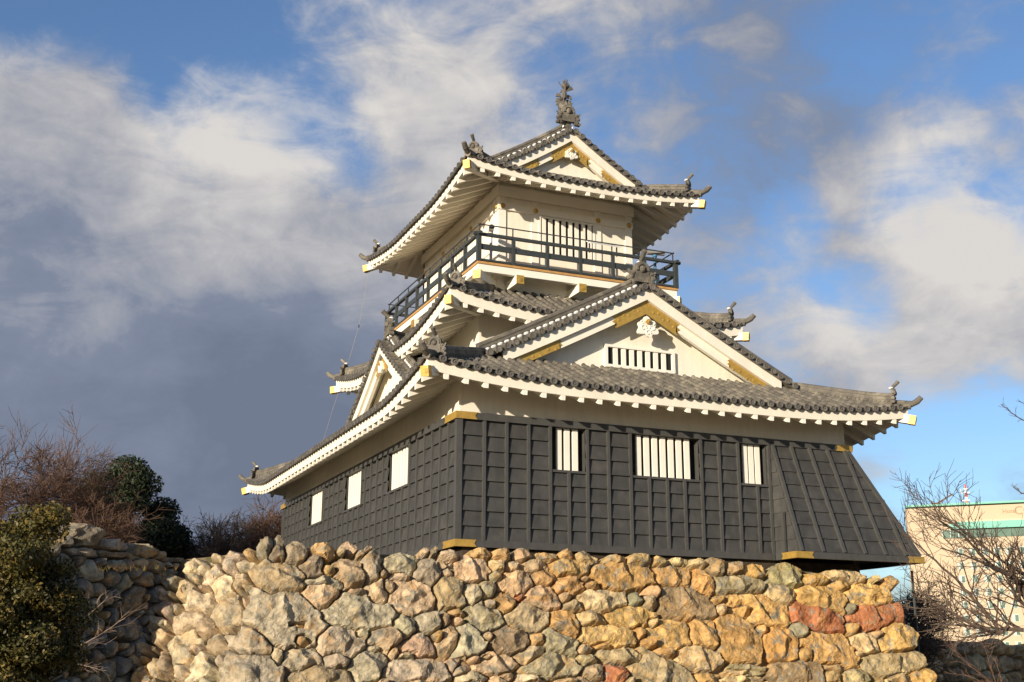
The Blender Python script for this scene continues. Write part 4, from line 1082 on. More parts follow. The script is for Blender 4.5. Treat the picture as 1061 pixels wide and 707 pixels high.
B_ = [(25,113,35,15,'c'),(125,105,37,13,'o'),(195,112,32,16,'w'),(262,113,35,14,'t'),(343,115,42,13,'t'),(412,112,26,13,'o'),(478,120,36,16,'t'),(575,128,38,15,'t'),(655,132,40,19,'t'),(722,133,30,14,'t'),(785,133,34,12,'c'),(852,138,34,15,'c'),(910,150,26,23,'b'),(965,157,32,19,'t'),(1035,165,40,21,'o'),
 (97,153,55,37,'p'),(178,147,25,19,'t'),(233,150,30,15,'p'),(305,147,52,17,'t'),(425,155,60,31,'o'),(15,155,24,24,'t'),(600,180,105,41,'o'),(768,180,62,32,'o'),(865,205,35,44,'o'),(985,210,78,32,'n'),(177,180,28,13,'n'),(240,203,55,35,'t'),(340,188,40,24,'o'),(420,210,52,33,'w'),(475,193,30,12,'t'),(500,212,25,13,'o'),
 (30,235,46,50,'t'),(92,240,34,30,'g'),(148,225,28,30,'g'),(208,270,35,36,'w',.5),(330,250,60,38,'p'),(408,254,22,19,'p'),(535,262,78,40,'c'),(640,262,25,21,'d'),(690,270,25,25,'g'),(815,270,100,50,'b'),(925,262,28,15,'o'),(1010,290,65,37,'o'),(155,274,25,15,'c'),(138,315,60,44,'g'),(287,322,70,46,'c'),
 (410,345,50,46,'u'),(440,280,35,21,'g'),(625,315,75,36,'o'),(490,322,45,25,'t'),(45,305,35,13,'o'),(55,335,28,15,'t'),(5,325,18,28,'b'),(65,395,68,53,'g'),(228,392,60,38,'b'),(310,388,24,21,'o'),(390,400,55,40,'g',-.4),(553,380,95,36,'o'),(650,370,25,21,'w'),(755,375,75,48,'o'),(870,372,46,44,'o'),(700,335,22,15,'c'),
 (990,385,70,78,'o'),(150,382,22,13,'t'),(170,470,78,31,'p'),(290,440,48,26,'c',.4),(365,480,86,42,'g'),(55,485,35,25,'g'),(470,425,25,17,'c'),(480,460,38,21,'c'),(600,443,75,27,'c'),(505,498,30,28,'g'),(580,505,36,32,'r'),(732,498,96,48,'g',-.2),(855,455,65,38,'c'),(740,435,35,17,'o'),(685,400,28,15,'o'),
 (1020,490,55,17,'g'),(930,290,25,17,'c'),(95,520,48,17,'g'),(290,525,50,13,'c'),(880,520,40,19,'o'),(430,528,75,13,'t'),(540,415,30,11,'o'),(1000,525,66,13,'c'),(210,515,30,13,'t'),(110,460,30,13,'t'),(255,248,15,10,'r'),(150,450,18,10,'t'),(700,235,24,20,'p')]
C_ = [(135,453,38,23,'n'),(122,492,34,22,'g'),(60,530,80,36,'o',-.15),(215,505,60,34,'o'),(325,495,48,27,'y'),(288,530,18,15,'d'),(258,475,28,13,'o'),(195,460,35,14,'o'),(205,555,62,32,'R',-.15),(338,552,62,34,'R',.15),(118,612,40,41,'u'),(162,582,18,19,'d'),(175,637,18,17,'o'),
 (235,628,68,38,'o',-.4),(318,615,35,26,'c'),(385,600,46,42,'y',.4),(385,655,80,28,'g',.1),(165,683,62,27,'b'),(35,675,38,13,'c'),(292,690,32,21,'g'),(250,672,30,13,'t'),(470,695,38,22,'y'),(405,697,28,13,'g'),(75,580,18,11,'o'),(262,452,48,13,'c'),(240,692,20,14,'t'),(288,575,22,12,'o'),(300,640,14,10,'c'),(345,590,20,10,'t')]
SD = seeds_from(A_, 150, 540, 3.215)+seeds_from(B_, 460, 540, 3.215)+seeds_from(C_, 760, 400, 2.302)
# stones of the return that faces the low sun, left of the corner
LA = FP0; LE = np.array((-.60, .80, 0)); LN = np.array((-.80, -.60, 0)); KV = .19*math.cos(_be)
LVv = -LN*math.sin(_be)+np.array((0, 0, math.cos(_be))); LNn = LN*math.cos(_be)+np.array((0, 0, math.sin(_be)))
VL = LA+LE*3.35
def seeds_left(lst, ox, oy, sc):
    out = []
    for x, y, w, h, c, an in lst:
        s, v = on_plane(ox+x/sc, oy+y/sc, LA, LE, LVv, LNn); s2, _ = on_plane(ox+(x+w)/sc, oy+y/sc, LA, LE, LVv, LNn); _, v3 = on_plane(ox+x/sc, oy+(y-h)/sc, LA, LE, LVv, LNn)
        # s is measured from P0; the corner at height v stands at uc=KV*v
        cp = FP0+KV*v*FE+v*FV; s0 = (cp-LA-v*LVv)@LE
        out.append((KV*v-(s-s0), v, min(abs(s2-s), .62), abs(v3-v), c, an))
    return out
L_ = [(585,205,38,34,'c',0),(640,212,36,28,'c',0),(690,165,25,18,'t',0),(675,232,38,52,'c',.5),(755,185,36,46,'c',.4),(800,190,40,28,'c',0),(560,305,38,40,'t',0),(605,250,28,24,'t',0),(725,290,52,66,'c',.5),(800,272,32,38,'t',0),(610,350,66,46,'c',.6),
      (745,400,60,80,'c',.5),(565,430,66,46,'c',.5),(822,350,22,36,'t',0),(820,290,20,20,'t',0),(540,560,78,74,'c',.6),(640,470,38,32,'t',.3),(690,540,44,42,'t',.3),(625,630,78,48,'c',.5),(470,610,34,50,'t',.4),(545,660,40,28,'c',0),(700,610,44,34,'g',0),(420,640,26,40,'t',0),(600,560,24,24,'c',0),(770,470,30,26,'t',0),(520,390,26,20,'t',0),(640,300,26,20,'t',0)]
SD += seeds_left(L_, 60, 540, 4.235)
wall_main = empty('stone_wall', (4.0, -1.2, -4.8), 'big sunlit dry-stone wall of tan, orange and two red boulders carrying the castle keep', 'stone wall', 'rough stone walls')
def tl_main(u):
    if u < 0: return -.16+.13*u
    if u < .3: return -.04
    return -.02 if u < 15 else -.02-.28*sstep((u-15)/1.5)
stone_face(wall_main, FP0, FE, FN, 18.95, .62, -5.1, SD, 5, batter=BAT, res=.032, topline=tl_main, wrap=(KV, LE, LN), umin=-4.6)
# left return of the same platform, facing the low sun
def rand_seeds(n, length, vb, vt, rs, w=(.25, .55), asp=(.6, 1.0), tints='cttgcgpn', ang=.8, a0=0.0, sep=.52):
    out = []
    for q in range(n*30):
        u = rs.rand()*length; v = vb+(vt-vb)*rs.rand(); ww = w[0]+(w[1]-w[0])*rs.rand()**1.4; h = ww*(asp[0]+(asp[1]-asp[0])*rs.rand())
        if v+h > vt+.12: continue
        if all(math.hypot(u-o[0], (v-o[1])*1.15) > (ww+o[2])*.78 for o in out): out.append((u, v, ww, h, tints[rs.randint(len(tints))], a0+(rs.rand()-.5)*ang))
        if len(out) >= n: break
    return out
rs_ = np.random.RandomState(3)
# shaded wall left of the valley; its shade is put into the stone tints
WE = np.array((.79, .613, 0)); WN = np.array((.613, -.79, 0)); WP0 = np.array((VL[0], VL[1], -.22))-WE*4.6
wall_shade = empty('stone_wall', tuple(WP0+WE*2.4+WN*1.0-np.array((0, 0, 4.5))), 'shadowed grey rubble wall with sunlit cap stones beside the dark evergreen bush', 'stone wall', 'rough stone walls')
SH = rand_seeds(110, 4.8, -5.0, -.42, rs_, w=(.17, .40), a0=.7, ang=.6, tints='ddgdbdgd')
_bw = math.atan(.06); SHP = seeds_from([(140, 68, 62, 38, 't'), (245, 103, 52, 25, 'c'), (125, 134, 65, 18, 'c'), (290, 148, 90, 15, 't'), (415, 138, 55, 26, 't'), (462, 152, 26, 22, 'o'), (525, 174, 55, 14, 't'), (155, 215, 45, 42, 'c'), (262, 205, 30, 28, 'g'),
    (175, 300, 38, 32, 'c'), (160, 370, 38, 36, 'c'), (60, 90, 40, 20, 'b'), (400, 250, 60, 28, 'g'), (500, 235, 45, 26, 'g')], 60, 540, 4.235, WP0, WE, -WN*math.sin(_bw)+np.array((0, 0, math.cos(_bw))), WN*math.cos(_bw)+np.array((0, 0, math.sin(_bw))))
SH = SHP+[q for q in SH if all(math.hypot(q[0]-p[0], q[1]-p[1]) > .6*(q[2]+p[2]) for p in SHP)]
stone_face(wall_shade, WP0, WE, WN, 4.9, .9, -5.1, SH, 33, shade_mul=(.55, .62, .74), batter=.06, res=.036, topline=lambda u: -.22)  # the tint multiplier darkens and blues the stones to paint in the wall's shade
# low wall at the right edge of the picture
rw0 = at(935, 667, 1, 6.0); RE = np.array((.97, .24, 0)); RN = np.array((.24, -.97, 0))
wall_low = empty('stone_wall', (rw0[0]+5, rw0[1]+.6, -4.8), 'low shadowed brown stone wall at the right edge below the pale hotel', 'stone wall', 'rough stone walls')
rs2 = np.random.RandomState(8)
stone_face(wall_low, (rw0[0]-1.0, rw0[1]-.24, rw0[2]+.12), RE, RN, 11.0, .3, -2.4, rand_seeds(70, 11, -2.3, -.02, rs2, w=(.3, .62), asp=(.5, .9), tints='tbgbtw', ang=.3), 44, batter=.2, res=.05, topline=lambda u: -.05)

# ============================================================ ground
def ground_sheet():
    n = 110; xs = np.concatenate([np.linspace(-2500, -60, 14)[:-1], np.linspace(-60, 90, 80), np.linspace(90, 2500, 14)[1:]]); ys = np.concatenate([np.linspace(-2500, -60, 10)[:-1], np.linspace(-60, 90, 80), np.linspace(90, 2500, 14)[1:]])
    X, Y = np.meshgrid(xs, ys, indexing='ij')
    Z = -4.85+.18*fbm(X*.15, Y*.15, 3, 3)*np.exp(-((X)**2+(Y)**2)/8000)
    vs = np.stack([X, Y, Z], -1).reshape(-1, 3).tolist(); ny = len(ys); m = MB()
    m.add(vs, [(i*ny+j, (i+1)*ny+j, (i+1)*ny+j+1, i*ny+j+1) for i in range(len(xs)-1) for j in range(ny-1)])
    return struct(m.build('ground', 'soil', smooth=True))
ground_sheet()
# top of the platform: packed earth
m = MB(); m.prism([(-5.0, -.1, -.30), (12.6, -.1, -.30), (12.6, 24, -.30), (-9.0, 24, -.30), (VL[0]+.1, VL[1]+.2, -.45)], (0, 0, -4.3)); struct(m.build('platform_earth', 'soil'))
m = MB(); q = [WP0-WN*.5, WP0+WE*4.4-WN*.5, (VL[0]-.2, 24, -.22), (WP0[0]-4, 24, -.22), (WP0[0]-4, WP0[1]+3, -.22)]
m.prism([(p[0], p[1], -.48) for p in q], (0, 0, -4.2)); struct(m.build('bank_earth', 'soil'))
m = MB(); a = np.array((rw0[0]-1.2, rw0[1]+.35, rw0[2]-.1)); m.prism([a, a+RE*14, a+RE*14+np.array((-3, 12, 0)), a+np.array((-2, 12, 0))], (0, 0, -2.5)); struct(m.build('terrace_earth', 'soil'))

# dry grass tufts along the top of the wall
def tufts(pxs, name):
    m = MB()
    for px0, px1, py, n, hh in pxs:
        for q in range(n):
            px = px0+(px1-px0)*random.random(); b = at(px, py+random.random()*3, 1, -.1+random.random()*.5)
            for k in range(7):
                an = random.random()*6.28; l = hh*(.5+random.random()); tip = b+np.array((math.cos(an)*l*.6, math.sin(an)*l*.6, l)); w = np.array((math.sin(an), -math.cos(an), 0))*.008
                m.add([b-w, b+w, tip], [(0, 1, 2)])
    o = m.build(name, 'grass'); o['kind'] = 'stuff'; return o
tufts([(316, 352, 583, 60, .16), (352, 366, 585, 16, .12), (330, 345, 588, 30, .1), (450, 470, 578, 10, .06)], 'dry_grass')
tufts([(100, 200, 590, 20, .14)], 'dry_grass')

# ============================================================ trees
def rvec(rs): v = rs.normal(size=3); return v/np.linalg.norm(v)
def grow(mb, p, d, L, r, depth, rs, up=.15, spread=.6, nseg=4, kids=(3, 5), shrink=.66, thin=.6, rmin=.006, wig=.12, ns=5, tips=None):
    p = np.array(p, float); d = np.array(d, float); d /= np.linalg.norm(d); pts = [p.copy()]; dirs = [d.copy()]
    for k in range(nseg):
        d = d+rvec(rs)*wig+np.array((0, 0, up*.3)); d /= np.linalg.norm(d); p = p+d*L/nseg; pts.append(p.copy()); dirs.append(d.copy())
    mb.tube(pts, [r*(1-(1-thin)*k/nseg) for k in range(nseg+1)], ns if r > .02 else 3, cap=False)
    if tips is not None and depth <= 1: tips.append(p.copy())
    if depth <= 0: return
    n = rs.randint(kids[0], kids[1]+1)
    for q in range(n):
        t = .25+.75*(q+rs.rand()*.8)/n; k = min(int(t*nseg), nseg-1); a = pts[k]*(1-(t*nseg-k))+pts[k+1]*(t*nseg-k) if t < 1 else pts[-1]
        nd = dirs[k]*(1-spread*.4)+rvec(rs)*spread; nd /= np.linalg.norm(nd)
        grow(mb, a, nd, L*shrink*(.75+.5*rs.rand()), max(r*thin*(.75+.2*rs.rand()), rmin), depth-1, rs, up, spread, max(2, nseg-1), kids, shrink, thin, rmin, wig, ns, tips)
def bare_tree(base, top_z, lk, seed, label, barkm, group=None, depth=5, lean=(0, 0, 0), rmin=.012, trunk_r=.2, kids=(3, 5), split=.35, spread=.62, twig=None):
    rs = np.random.RandomState(seed); H = top_z-base[2]
    t = empty('bare_tree', base, label, 'tree', group)
    m = MB(); d = np.array(lean, float)+np.array((0, 0, 1.0)); d /= np.linalg.norm(d); p = np.array(base, float); pts = [p.copy()]
    for k in range(5): d2 = d+rvec(rs)*.05; p = p+d2*H*split/5; pts.append(p.copy())
    m.tube(pts, [trunk_r*(1-.08*k) for k in range(6)], 8); m.build('trunk', barkm, t)
    m = MB(); nl = 6
    for q in range(nl):
        an = 6.28*q/nl+rs.rand(); v = np.array((math.cos(an), math.sin(an), .75+.7*rs.rand())); st = pts[3+(q % 3)]
        grow(m, st, v, H*(1-split)*lk*(.8+.4*rs.rand()), trunk_r*.42, depth, rs, rmin=rmin, kids=kids, spread=spread, shrink=.68)
    m.build('crown', twig or barkm, t); return t
def leaf_cloud(mb, centres, n, size, rs, flat=.5, droop=0.0):
    """n small leaf-shaped quads scattered through ellipsoidal clumps"""
    C = np.array([c[:3] for c in centres]); Rr = np.array([c[3] for c in centres]); Wt = Rr**2; Wt /= Wt.sum()
    ki = rs.choice(len(C), n, p=Wt); v = rs.normal(size=(n, 3)); v /= np.linalg.norm(v, axis=1)[:, None]
    rad = rs.rand(n)**.42; pos = C[ki]+v*(Rr[ki]*rad)[:, None]*np.array((1, 1, .82))
    nrm = v*.7+rs.normal(size=(n, 3))*.6; nrm /= np.linalg.norm(nrm, axis=1)[:, None]
    a = np.cross(nrm, rs.normal(size=(n, 3))); a /= np.linalg.norm(a, axis=1)[:, None]; b = np.cross(nrm, a)
    s = size*(.6+.8*rs.rand(n))[:, None]
    P = np.stack([pos-a*s, pos+b*s*flat, pos+a*s, pos-b*s*flat], 1).reshape(-1, 3)
    o = len(mb.v); mb.v.extend(map(tuple, P.tolist())); mb.f.extend([(o+4*i, o+4*i+1, o+4*i+2, o+4*i+3) for i in range(n)]); mb.m.extend([0]*n)
def clumps(c, rx, ry, rz, n, rr, rs, shell=.55):
    out = []
    for q in range(n):
        v = rvec(rs); t = shell+(1-shell)*rs.rand(); out.append((c[0]+v[0]*rx*t, c[1]+v[1]*ry*t, c[2]+v[2]*rz*t, rr*(.6+.8*rs.rand())))
    return out
def leafy_tree(name, base, c, r3_, nclump, rr, nleaf, size, seed, label, leafm, cat='tree', group=None, shell=.5, trunk_r=.18):
    rs = np.random.RandomState(seed); t = empty(name, base, label, cat, group)
    m = MB(); cc = clumps(c, *r3_, nclump, rr, rs, shell)
    m.tube([base, lerp(base, c, .5)+rvec(rs)*.1, c], [trunk_r, trunk_r*.8, trunk_r*.4], 8)
    for q in cc[::3]:
        s0 = lerp(base, c, .45+.5*rs.rand()); e = np.array(q[:3]); m.tube([s0, lerp(s0, e, .5)+rvec(rs)*.15, e], [trunk_r*.35, trunk_r*.22, trunk_r*.08], 5, cap=False)
    m.build('trunk', 'bark', t)
    m = MB(); leaf_cloud(m, cc, nleaf, size, rs); m.build('crown', leafm, t); return t
GZ = -4.8
# dark evergreen behind the shaded wall
c = at_dist(130, 533, 56); leafy_tree('evergreen_tree', (c[0], c[1], GZ), c+np.array((0, 0, -.5)), (2.15, 2.1, 2.6), 46, .75, 46000, .085, 5, 'dark rounded evergreen tree behind the shaded rubble wall', 'leaf_dark', group='trees behind the walls')
c = at_dist(168, 548, 57); leafy_tree('evergreen_tree', (c[0], c[1], GZ), c+np.array((0, 0, -.8)), (1.1, 1.1, 1.8), 18, .6, 14000, .085, 6, 'small dark evergreen tree hugging the right side of the big rounded evergreen', 'leaf_dark', group='trees behind the walls')
# evergreen in the left foreground
c = at_dist(0, 642, 13)
leafy_tree('evergreen_bush', (c[0], c[1], GZ), c+np.array((0, 0, .06)), (.84, .85, 1.35), 150, .22, 95000, .023, 9, 'olive green evergreen bush with sunlit leaf tips in the left foreground', 'leaf_olive', 'bush', shell=.35, trunk_r=.06)
# bare trees at the left
b = at_dist(-26, 560, 46); bare_tree((b[0], b[1], GZ), at_dist(14, 396, 46)[2], .46, 12, 'tall bare tree with fine reddish twigs at the left edge', 'bark', depth=6, kids=(4, 4), trunk_r=.22, rmin=.011, group='bare winter trees', split=.30, twig='bark_red', spread=.6)
b = at_dist(60, 560, 50); bare_tree((b[0], b[1], GZ), at_dist(60, 540, 50)[2], .14, 15, 'low brown leafless tree in front of the dark evergreen', 'bark', depth=5, kids=(3, 5), trunk_r=.12, rmin=.011, group='bare winter trees', split=.45, twig='bark_red')
for i, (px, py, lab, sd) in enumerate(((208, 517, 'leafless tree with thin grey twigs right of the dark evergreens', 31), (246, 514, 'leafless russet tree between the evergreen and the keep', 32), (280, 512, 'leafless russet tree partly hidden by the left corner of the keep', 34))):
    b = at_dist(px, 570, 58+i*2); bare_tree((b[0], b[1], GZ), at_dist(px, py-2, 58+i*2)[2], .42, sd, lab, 'bark', depth=5, kids=(5, 6), trunk_r=.12, rmin=.012, group='bare winter trees', split=.42, twig='bark_grey' if i == 0 else 'bark_red', spread=.66)
# bare trees at the right, in front of the hotel
def limb_tree(name, base, limbs, label, barkm, seed, group, depth=3, rmin=.007, kids=(3, 5), spread=.55, up=.1, r0=.05, trunk=True, shrink=.6, cat='tree', sub='branches'):
    """tree whose main limbs follow given 3d polylines; side twigs grow off them"""
    rs = np.random.RandomState(seed); t = empty(name, base, label, cat, group); m = MB()
    for pts, ra, rb, tl in limbs:
        pts = [np.array(p, float) for p in pts]; fine = []
        for a, b in zip(pts[:-1], pts[1:]):
            for k in range(4): fine.append(lerp(a, b, k/4)+rvec(rs)*np.linalg.norm(b-a)*.025)
        fine.append(pts[-1]); n = len(fine); m.tube(fine, [ra+(rb-ra)*k/(n-1) for k in range(n)], 6)
        for k in range(1, n):
            for q in range(rs.randint(0, 3) if depth > 1 else rs.randint(1, 3)):
                d = fine[k]-fine[k-1]; d /= np.linalg.norm(d); nd = d*.75+rvec(rs)*spread+np.array((0, 0, up)); r_ = max((ra+(rb-ra)*k/(n-1))*.5, rmin)
                grow(m, lerp(fine[k-1], fine[k], rs.rand()), nd, tl*(.6+.8*rs.rand()), r_, depth, rs, up=.12, spread=spread, kids=kids, shrink=shrink, rmin=rmin, wig=.2)
    m.build(sub, barkm, t); return t
def pl(dist, *pts): return [at_dist(x, y, dist+dd) for x, y, dd in pts]
D0 = 30
root = at_dist(1075, 640, D0)
tr = [((root[0]+.3, root[1], GZ), (root[0]+.2, root[1], -4.0), root), ]
limbs = [([(root[0]+.4, root[1], GZ), root], .17, .14, .01),
         (pl(D0, (1075, 640, 0), (1055, 606, 0), (1048, 592, -.2), (1042, 580, -.4)), .10, .03, .22),
         (pl(D0, (1055, 606, 0), (1040, 658, 0), (1022, 655, -.3), (985, 640, -.6), (965, 628, -.8)), .02, .01, .5),
         (pl(D0, (1040, 655, 0), (1028, 655, .2), (1000, 644, .5), (972, 628, .8), (950, 610, 1.0)), .06, .02, .9),
         (pl(D0, (1061, 653, 0), (1035, 652, .2), (1010, 622, .4), (990, 600, .8), (962, 575, 1.2), (940, 555, 1.5)), .06, .018, 1.0),
         (pl(D0, (1070, 636, 0), (1052, 618, -.2), (1042, 595, -.4), (1020, 585, -.8), (1000, 575, -1.0), (975, 568, -1.2)), .045, .015, .9),
         (pl(D0, (1075, 612, 0), (1050, 598, -.3), (1020, 580, -.6), (1000, 556, -.8), (975, 540, -1.0), (965, 520, -1.2)), .05, .012, .8),
         (pl(D0, (1080, 606, 0), (1061, 596, .3), (1030, 575, .6), (1012, 560, .8), (992, 545, 1.0), (978, 536, 1.3)), .045, .014, .8),
         (pl(D0, (1075, 640, 0), (1090, 560, 0), (1085, 500, 0), (1100, 440, .3)), .11, .05, .25)]
limb_tree('bare_tree', (root[0]+.4, root[1], GZ), limbs, 'bare dark tree with a tangle of branches in front of the pale hotel', 'bark', 51, 'bare winter trees', depth=2, r0=.05, shrink=.62, kids=(2, 4))
limbs = [(pl(D0, (1110, 450, 0), (1085, 442, 0), (1061, 436, 0), (1048, 428, 0), (1038, 419, 0)), .018, .009, .18), (pl(D0, (1110, 400, 0), (1080, 424, 0), (1056, 416, 0)), .014, .008, .12),
         (pl(D0, (1100, 520, 0), (1075, 514, 0), (1058, 511, 0), (1050, 505, 0)), .02, .009, .10)]
rt = at_dist(1112, 480, D0)
limbs = [([(rt[0], rt[1], GZ), (rt[0], rt[1], -1.5), rt, at_dist(1112, 400, D0)], .14, .05, .5)]+limbs
limb_tree('bare_tree', (rt[0], rt[1], GZ), limbs, 'bare tree outside the right edge whose twig tips show against the sky', 'bark', 53, 'bare winter trees', depth=1, r0=.02, rmin=.005, kids=(1, 2), shrink=.4)
# dark thicket under the skirt at the right
for i, (px, py, sd, dd, lab) in enumerate(((918, 590, 61, 40, 'dark leafless shrub just under the flared skirt of the keep'), (945, 585, 62, 43, 'dark leafless shrub left of the hotel wall corner'))):
    b = at_dist(px, 690, dd); bare_tree((b[0], b[1], GZ), at_dist(px, 575-i*15, dd)[2], .36, sd, lab, 'bark', depth=4, kids=(4, 5), trunk_r=.07, rmin=.010, group='bare winter trees', split=.35, spread=.7)
# pale twigs bottom left, red twigs bottom right
limbs = [(pl(19, (-30, 712, 0), (20, 700, 0), (60, 680, 0), (100, 660, 0), (130, 640, .1)), .012, .005, .35), (pl(19, (-30, 712, 0), (10, 690, .1), (35, 660, .2), (90, 640, .2), (112, 618, .2)), .010, .004, .3),
         (pl(19, (-20, 660, 0), (10, 640, -.1), (40, 655, -.2), (50, 690, -.2)), .010, .004, .25), (pl(19, (20, 700, 0), (55, 672, .1), (45, 640, .2), (50, 630, .2)), .008, .004, .2), (pl(19, (60, 680, 0), (85, 690, .1), (110, 695, .1)), .006, .004, .15)]
b = at_dist(-40, 720, 19)
limb_tree('dry_shrub', (b[0], b[1], GZ), [([(b[0], b[1], GZ), b], .02, .014, .2)]+limbs, 'pale leafless shrub reaching in at the bottom left corner', 'bark_pale', 71, None, depth=1, rmin=.004, kids=(1, 2), cat='shrub', r0=.01)
limbs = [(pl(24, (1040, 720, 0), (1025, 705, 0), (1005, 690, 0), (985, 672, 0), (978, 664, 0)), .012, .005, .22), (pl(24, (1034, 714, 0), (1026, 690, 0), (1020, 670, 0)), .008, .004, .2), (pl(24, (1034, 712, 0), (1000, 700, 0), (985, 698, 0)), .008, .004, .12), (pl(24, (1040, 715, 0), (1033, 690, .2), (1031, 682, .2)), .007, .004, .1)]
b = at_dist(1042, 722, 24)
limb_tree('red_twig_shrub', (b[0], b[1], GZ), [([(b[0], b[1], GZ), b], .02, .014, .1)]+limbs, 'shrub of thin red twigs in front of the low stone wall at bottom right', 'bark_red', 73, None, depth=1, rmin=.004, kids=(1, 2), cat='shrub', r0=.01)

# ============================================================ background: hotel, mast, crane, lamp post
HD = 300.0
hA = at_dist(950, 690, HD); fwd2 = np.array((CF[0], CF[1], 0)); fwd2 /= np.linalg.norm(fwd2)
yaw_h = YAW+R_(12); HE = np.array((math.cos(R_(46)), -math.sin(R_(46)), 0.0)); HN = -np.array((-HE[1], HE[0], 0.0)); HZ = np.array((0, 0, 1.0))
def hp(px, py, out=0.0):
    d = ray(px, py); t = ((hA-CAM)@HN)/(d@HN); q = CAM+d*t-hA; return q@HE, q[2]+hA[2]
def HP(s, z, out=0.0): return np.array((hA[0], hA[1], 0))+HE*s+HZ*z+HN*out
s0, ztop = hp(951, 524)
hotel = empty('hotel_building', (hA[0], hA[1], GZ), 'pale beige high-rise hotel with turquoise roof edge and rows of small windows behind the branches', 'hotel')
m = MB(); Wd = 62.0; Dp = 22.0
out = [HP(1.6, 0, 0), HP(Wd, 0, 0), HP(Wd, 0, -Dp), HP(0, 0, -Dp), HP(0, 0, -1.6), HP(.5, 0, -.5)]
m.prism([p*np.array((1, 1, 0))+HZ*(GZ-.2) for p in out], HZ*(ztop-.5-GZ)); m.build('tower_body', 'hotel', hotel)
m = MB(); m.prism([p*np.array((1, 1, 0))+HZ*(ztop-.3)+HE*0 for p in out], HZ*.5); m.build('roof_edge', 'green', hotel)
sg0, zg1 = hp(984, 542); _, zg0 = hp(1000, 548.5); _, zb1 = hp(1000, 549); _, zb0 = hp(1000, 557.5)
m = MB(); m.prism([HP(sg0, zg0, 0), HP(Wd+.3, zg0, 0), HP(Wd+.3, zg1, 0), HP(sg0, zg1, 0)], HN*1.3); m.build('canopy', 'green', hotel)
m = MB(); m.prism([HP(sg0-2.0, zb0, .01), HP(Wd-2, zb0, .01), HP(Wd-2, zb1, .01), HP(sg0-2.0, zb1, .01)], HN*.15); gl = m.build('window_band', 'glass', hotel)
s = sg0-2
while s < 16: m = MB(); m.prism([HP(s, zb0, .17), HP(s+.18, zb0, .17), HP(s+.18, zb1, .17), HP(s, zb1, .17)], HN*.08); m.build('mullion', 'winframe', gl); s += 1.9
m = MB(); _, zc = hp(1000, 539.8); _, zd = hp(1000, 541.5); m.prism([HP(sg0, zc, .01), HP(Wd, zc, .01), HP(Wd, zd+.0, .01), HP(sg0, zd, .01)][::-1], HN*.3); m.build('parapet_strip', 'hotel_side', hotel)
wx = [hp(x, 570)[0] for x in (994.5, 1007.5, 1020.5, 1033, 1045.5, 1058.5, 1071, 1084)]; wz = [hp(1020, y)[1] for y in (571.5, 586, 600, 613.5, 627, 641, 655, 669)]
w0 = None
for s in wx:
    for z in wz:
        if w0 is None:
            f = MB(); f.prism([HP(s-.75, z-.9, .01), HP(s+.75, z-.9, .01), HP(s+.75, z+.9, .01), HP(s-.75, z+.9, .01)], HN*.10); w0 = f.build('window', 'winframe', hotel)
            g = MB(); g.prism([HP(s-.15, z-.75, .12), HP(s+.6, z-.75, .12), HP(s+.6, z+.75, .12), HP(s-.15, z+.75, .12)], HN*.03); g0 = g.build('pane', 'glass', w0); b0 = (s, z)
        else:
            w = w0.copy(); COL.objects.link(w); w.location = w0.location+Vector(HE*(s-b0[0])+HZ*(z-b0[1])); g = g0.copy(); COL.objects.link(g); g.parent = w
# lettering near the roof edge, as far as the picture shows it
def text(s, size, pos, name, parent, matn, ex=.05):
    cu = bpy.data.curves.new(name, 'FONT'); cu.body = s; cu.size = size; cu.extrude = ex; to = bpy.data.objects.new(name, cu); COL.objects.link(to)
    dg = bpy.context.evaluated_depsgraph_get(); me = bpy.data.meshes.new_from_object(to.evaluated_get(dg)); bpy.data.objects.remove(to)
    R3 = Matrix(((HE[0], 0, HN[0]), (HE[1], 0, HN[1]), (0, 1, 0))).to_4x4(); R3.translation = Vector(pos); me.transform(R3)
    me.materials.clear(); me.materials.append(M[matn]); o = bpy.data.objects.new(name, me); COL.objects.link(o); adopt(o, parent); return o
s1, z1 = hp(1038.5, 532.0); text('Hotel', 1.45, HP(s1, z1, .06), 'lettering', hotel, 'letter')
s1, z1 = hp(1051, 533.2); text('CO', 2.9, HP(s1, z1, .06), 'lettering', hotel, 'letter')
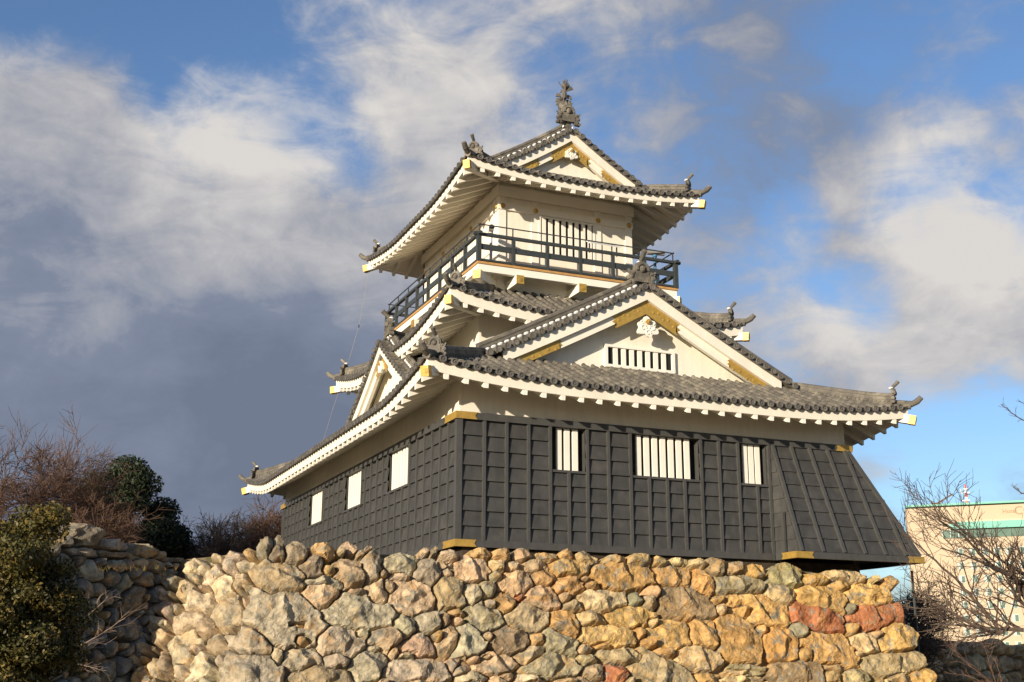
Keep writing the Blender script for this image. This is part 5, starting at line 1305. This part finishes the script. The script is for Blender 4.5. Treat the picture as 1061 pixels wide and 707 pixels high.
# mast and crane arm on the hotel roof
mx, mz = hp(1001, 524); b = HP(mx, ztop+.2, -6)
mast = empty('antenna_mast', b, 'red and white banded antenna mast on the hotel roof', 'antenna')
hts = np.linspace(0, 5.4, 6)
for k in range(5):
    m = MB(); m.tube([b+HZ*hts[k], b+HZ*hts[k+1]], [.42-.05*k, .40-.05*k], 8); m.build('mast_section', 'red' if k % 2 == 0 else 'white', mast)
m = MB()
for z_, l in ((1.3, 1.3), (3.3, 1.5), (4.3, .8)): m.bar(b+HZ*z_-HE*l*.8, b+HZ*z_+HE*l*.6, .2, .25)
m.bar(b+HZ*3.3-HE*1.2, b+HZ*4.3-HE*1.2, .15, .15, up=(1, 0, 0)); m.build('aerial_arms', 'white', mast)
cx0, _ = hp(968, 524); b = HP(cx0, ztop+.2, -5)
cr_ = empty('roof_crane', b, 'rust-brown crane arm lying on the hotel roof edge', 'crane')
m = MB(); m.prism([b-HE*1.6, b+HE*1.6, b+HE*1.1+HZ*.9, b-HE*1.0+HZ*.7], HN*1.2); m.build('cab', 'red_brown' if 'red_brown' in M else 'bark_red', cr_)
m = MB(); m.bar(b+HZ*.5, b+HE*4.4+HZ*3.0, .28, .34); m.bar(b+HE*1.0+HZ*.3, b+HE*2.0+HZ*1.5, .15, .15); m.build('arm', 'bark_red', cr_)
# dark post with a small box, between wall and hotel
b = at_dist(951, 668, 38); tp = at_dist(947, 590, 38)
post_ = empty('lamp_post', (b[0], b[1], GZ), 'slim dark post with a small box right of the stone wall', 'post')
m = MB(); m.tube([(b[0], b[1], GZ), (b[0], b[1], tp[2])], [.045, .04], 8); m.build('pole', 'rail', post_)
q = at_dist(936, 631, 38); m = MB(); m.box(q[0]-.12, q[0]+.12, q[1]-.1, q[1]+.1, q[2]-.17, q[2]+.17); m.bar((q[0], q[1], q[2]), (b[0], b[1], q[2]), .03, .03); m.build('box', 'bark', post_)
# low dark-roofed building far off, just over the low wall
b = at_dist(997, 672, 120); hut = empty('low_building', (b[0], b[1], GZ), 'small dark-roofed building peeking over the low wall below the hotel', 'building')
e = HE; n = HN
m = MB(); o_ = np.array((b[0], b[1], GZ)); zt = at_dist(990, 668, 120)[2]
m.prism([o_-e*1.6, o_+e*1.6, o_+e*1.6-n*3, o_-e*1.6-n*3], HZ*(zt-GZ)); m.build('wall', 'bark_red', hut)
m = MB(); m.prism([o_-e*1.9+n*.3+HZ*(zt-GZ), o_+e*1.9+n*.3+HZ*(zt-GZ), o_+e*1.9-n*3.3+HZ*(zt-GZ), o_-e*1.9-n*3.3+HZ*(zt-GZ)], HZ*.22); m.build('roof', 'rail', hut)
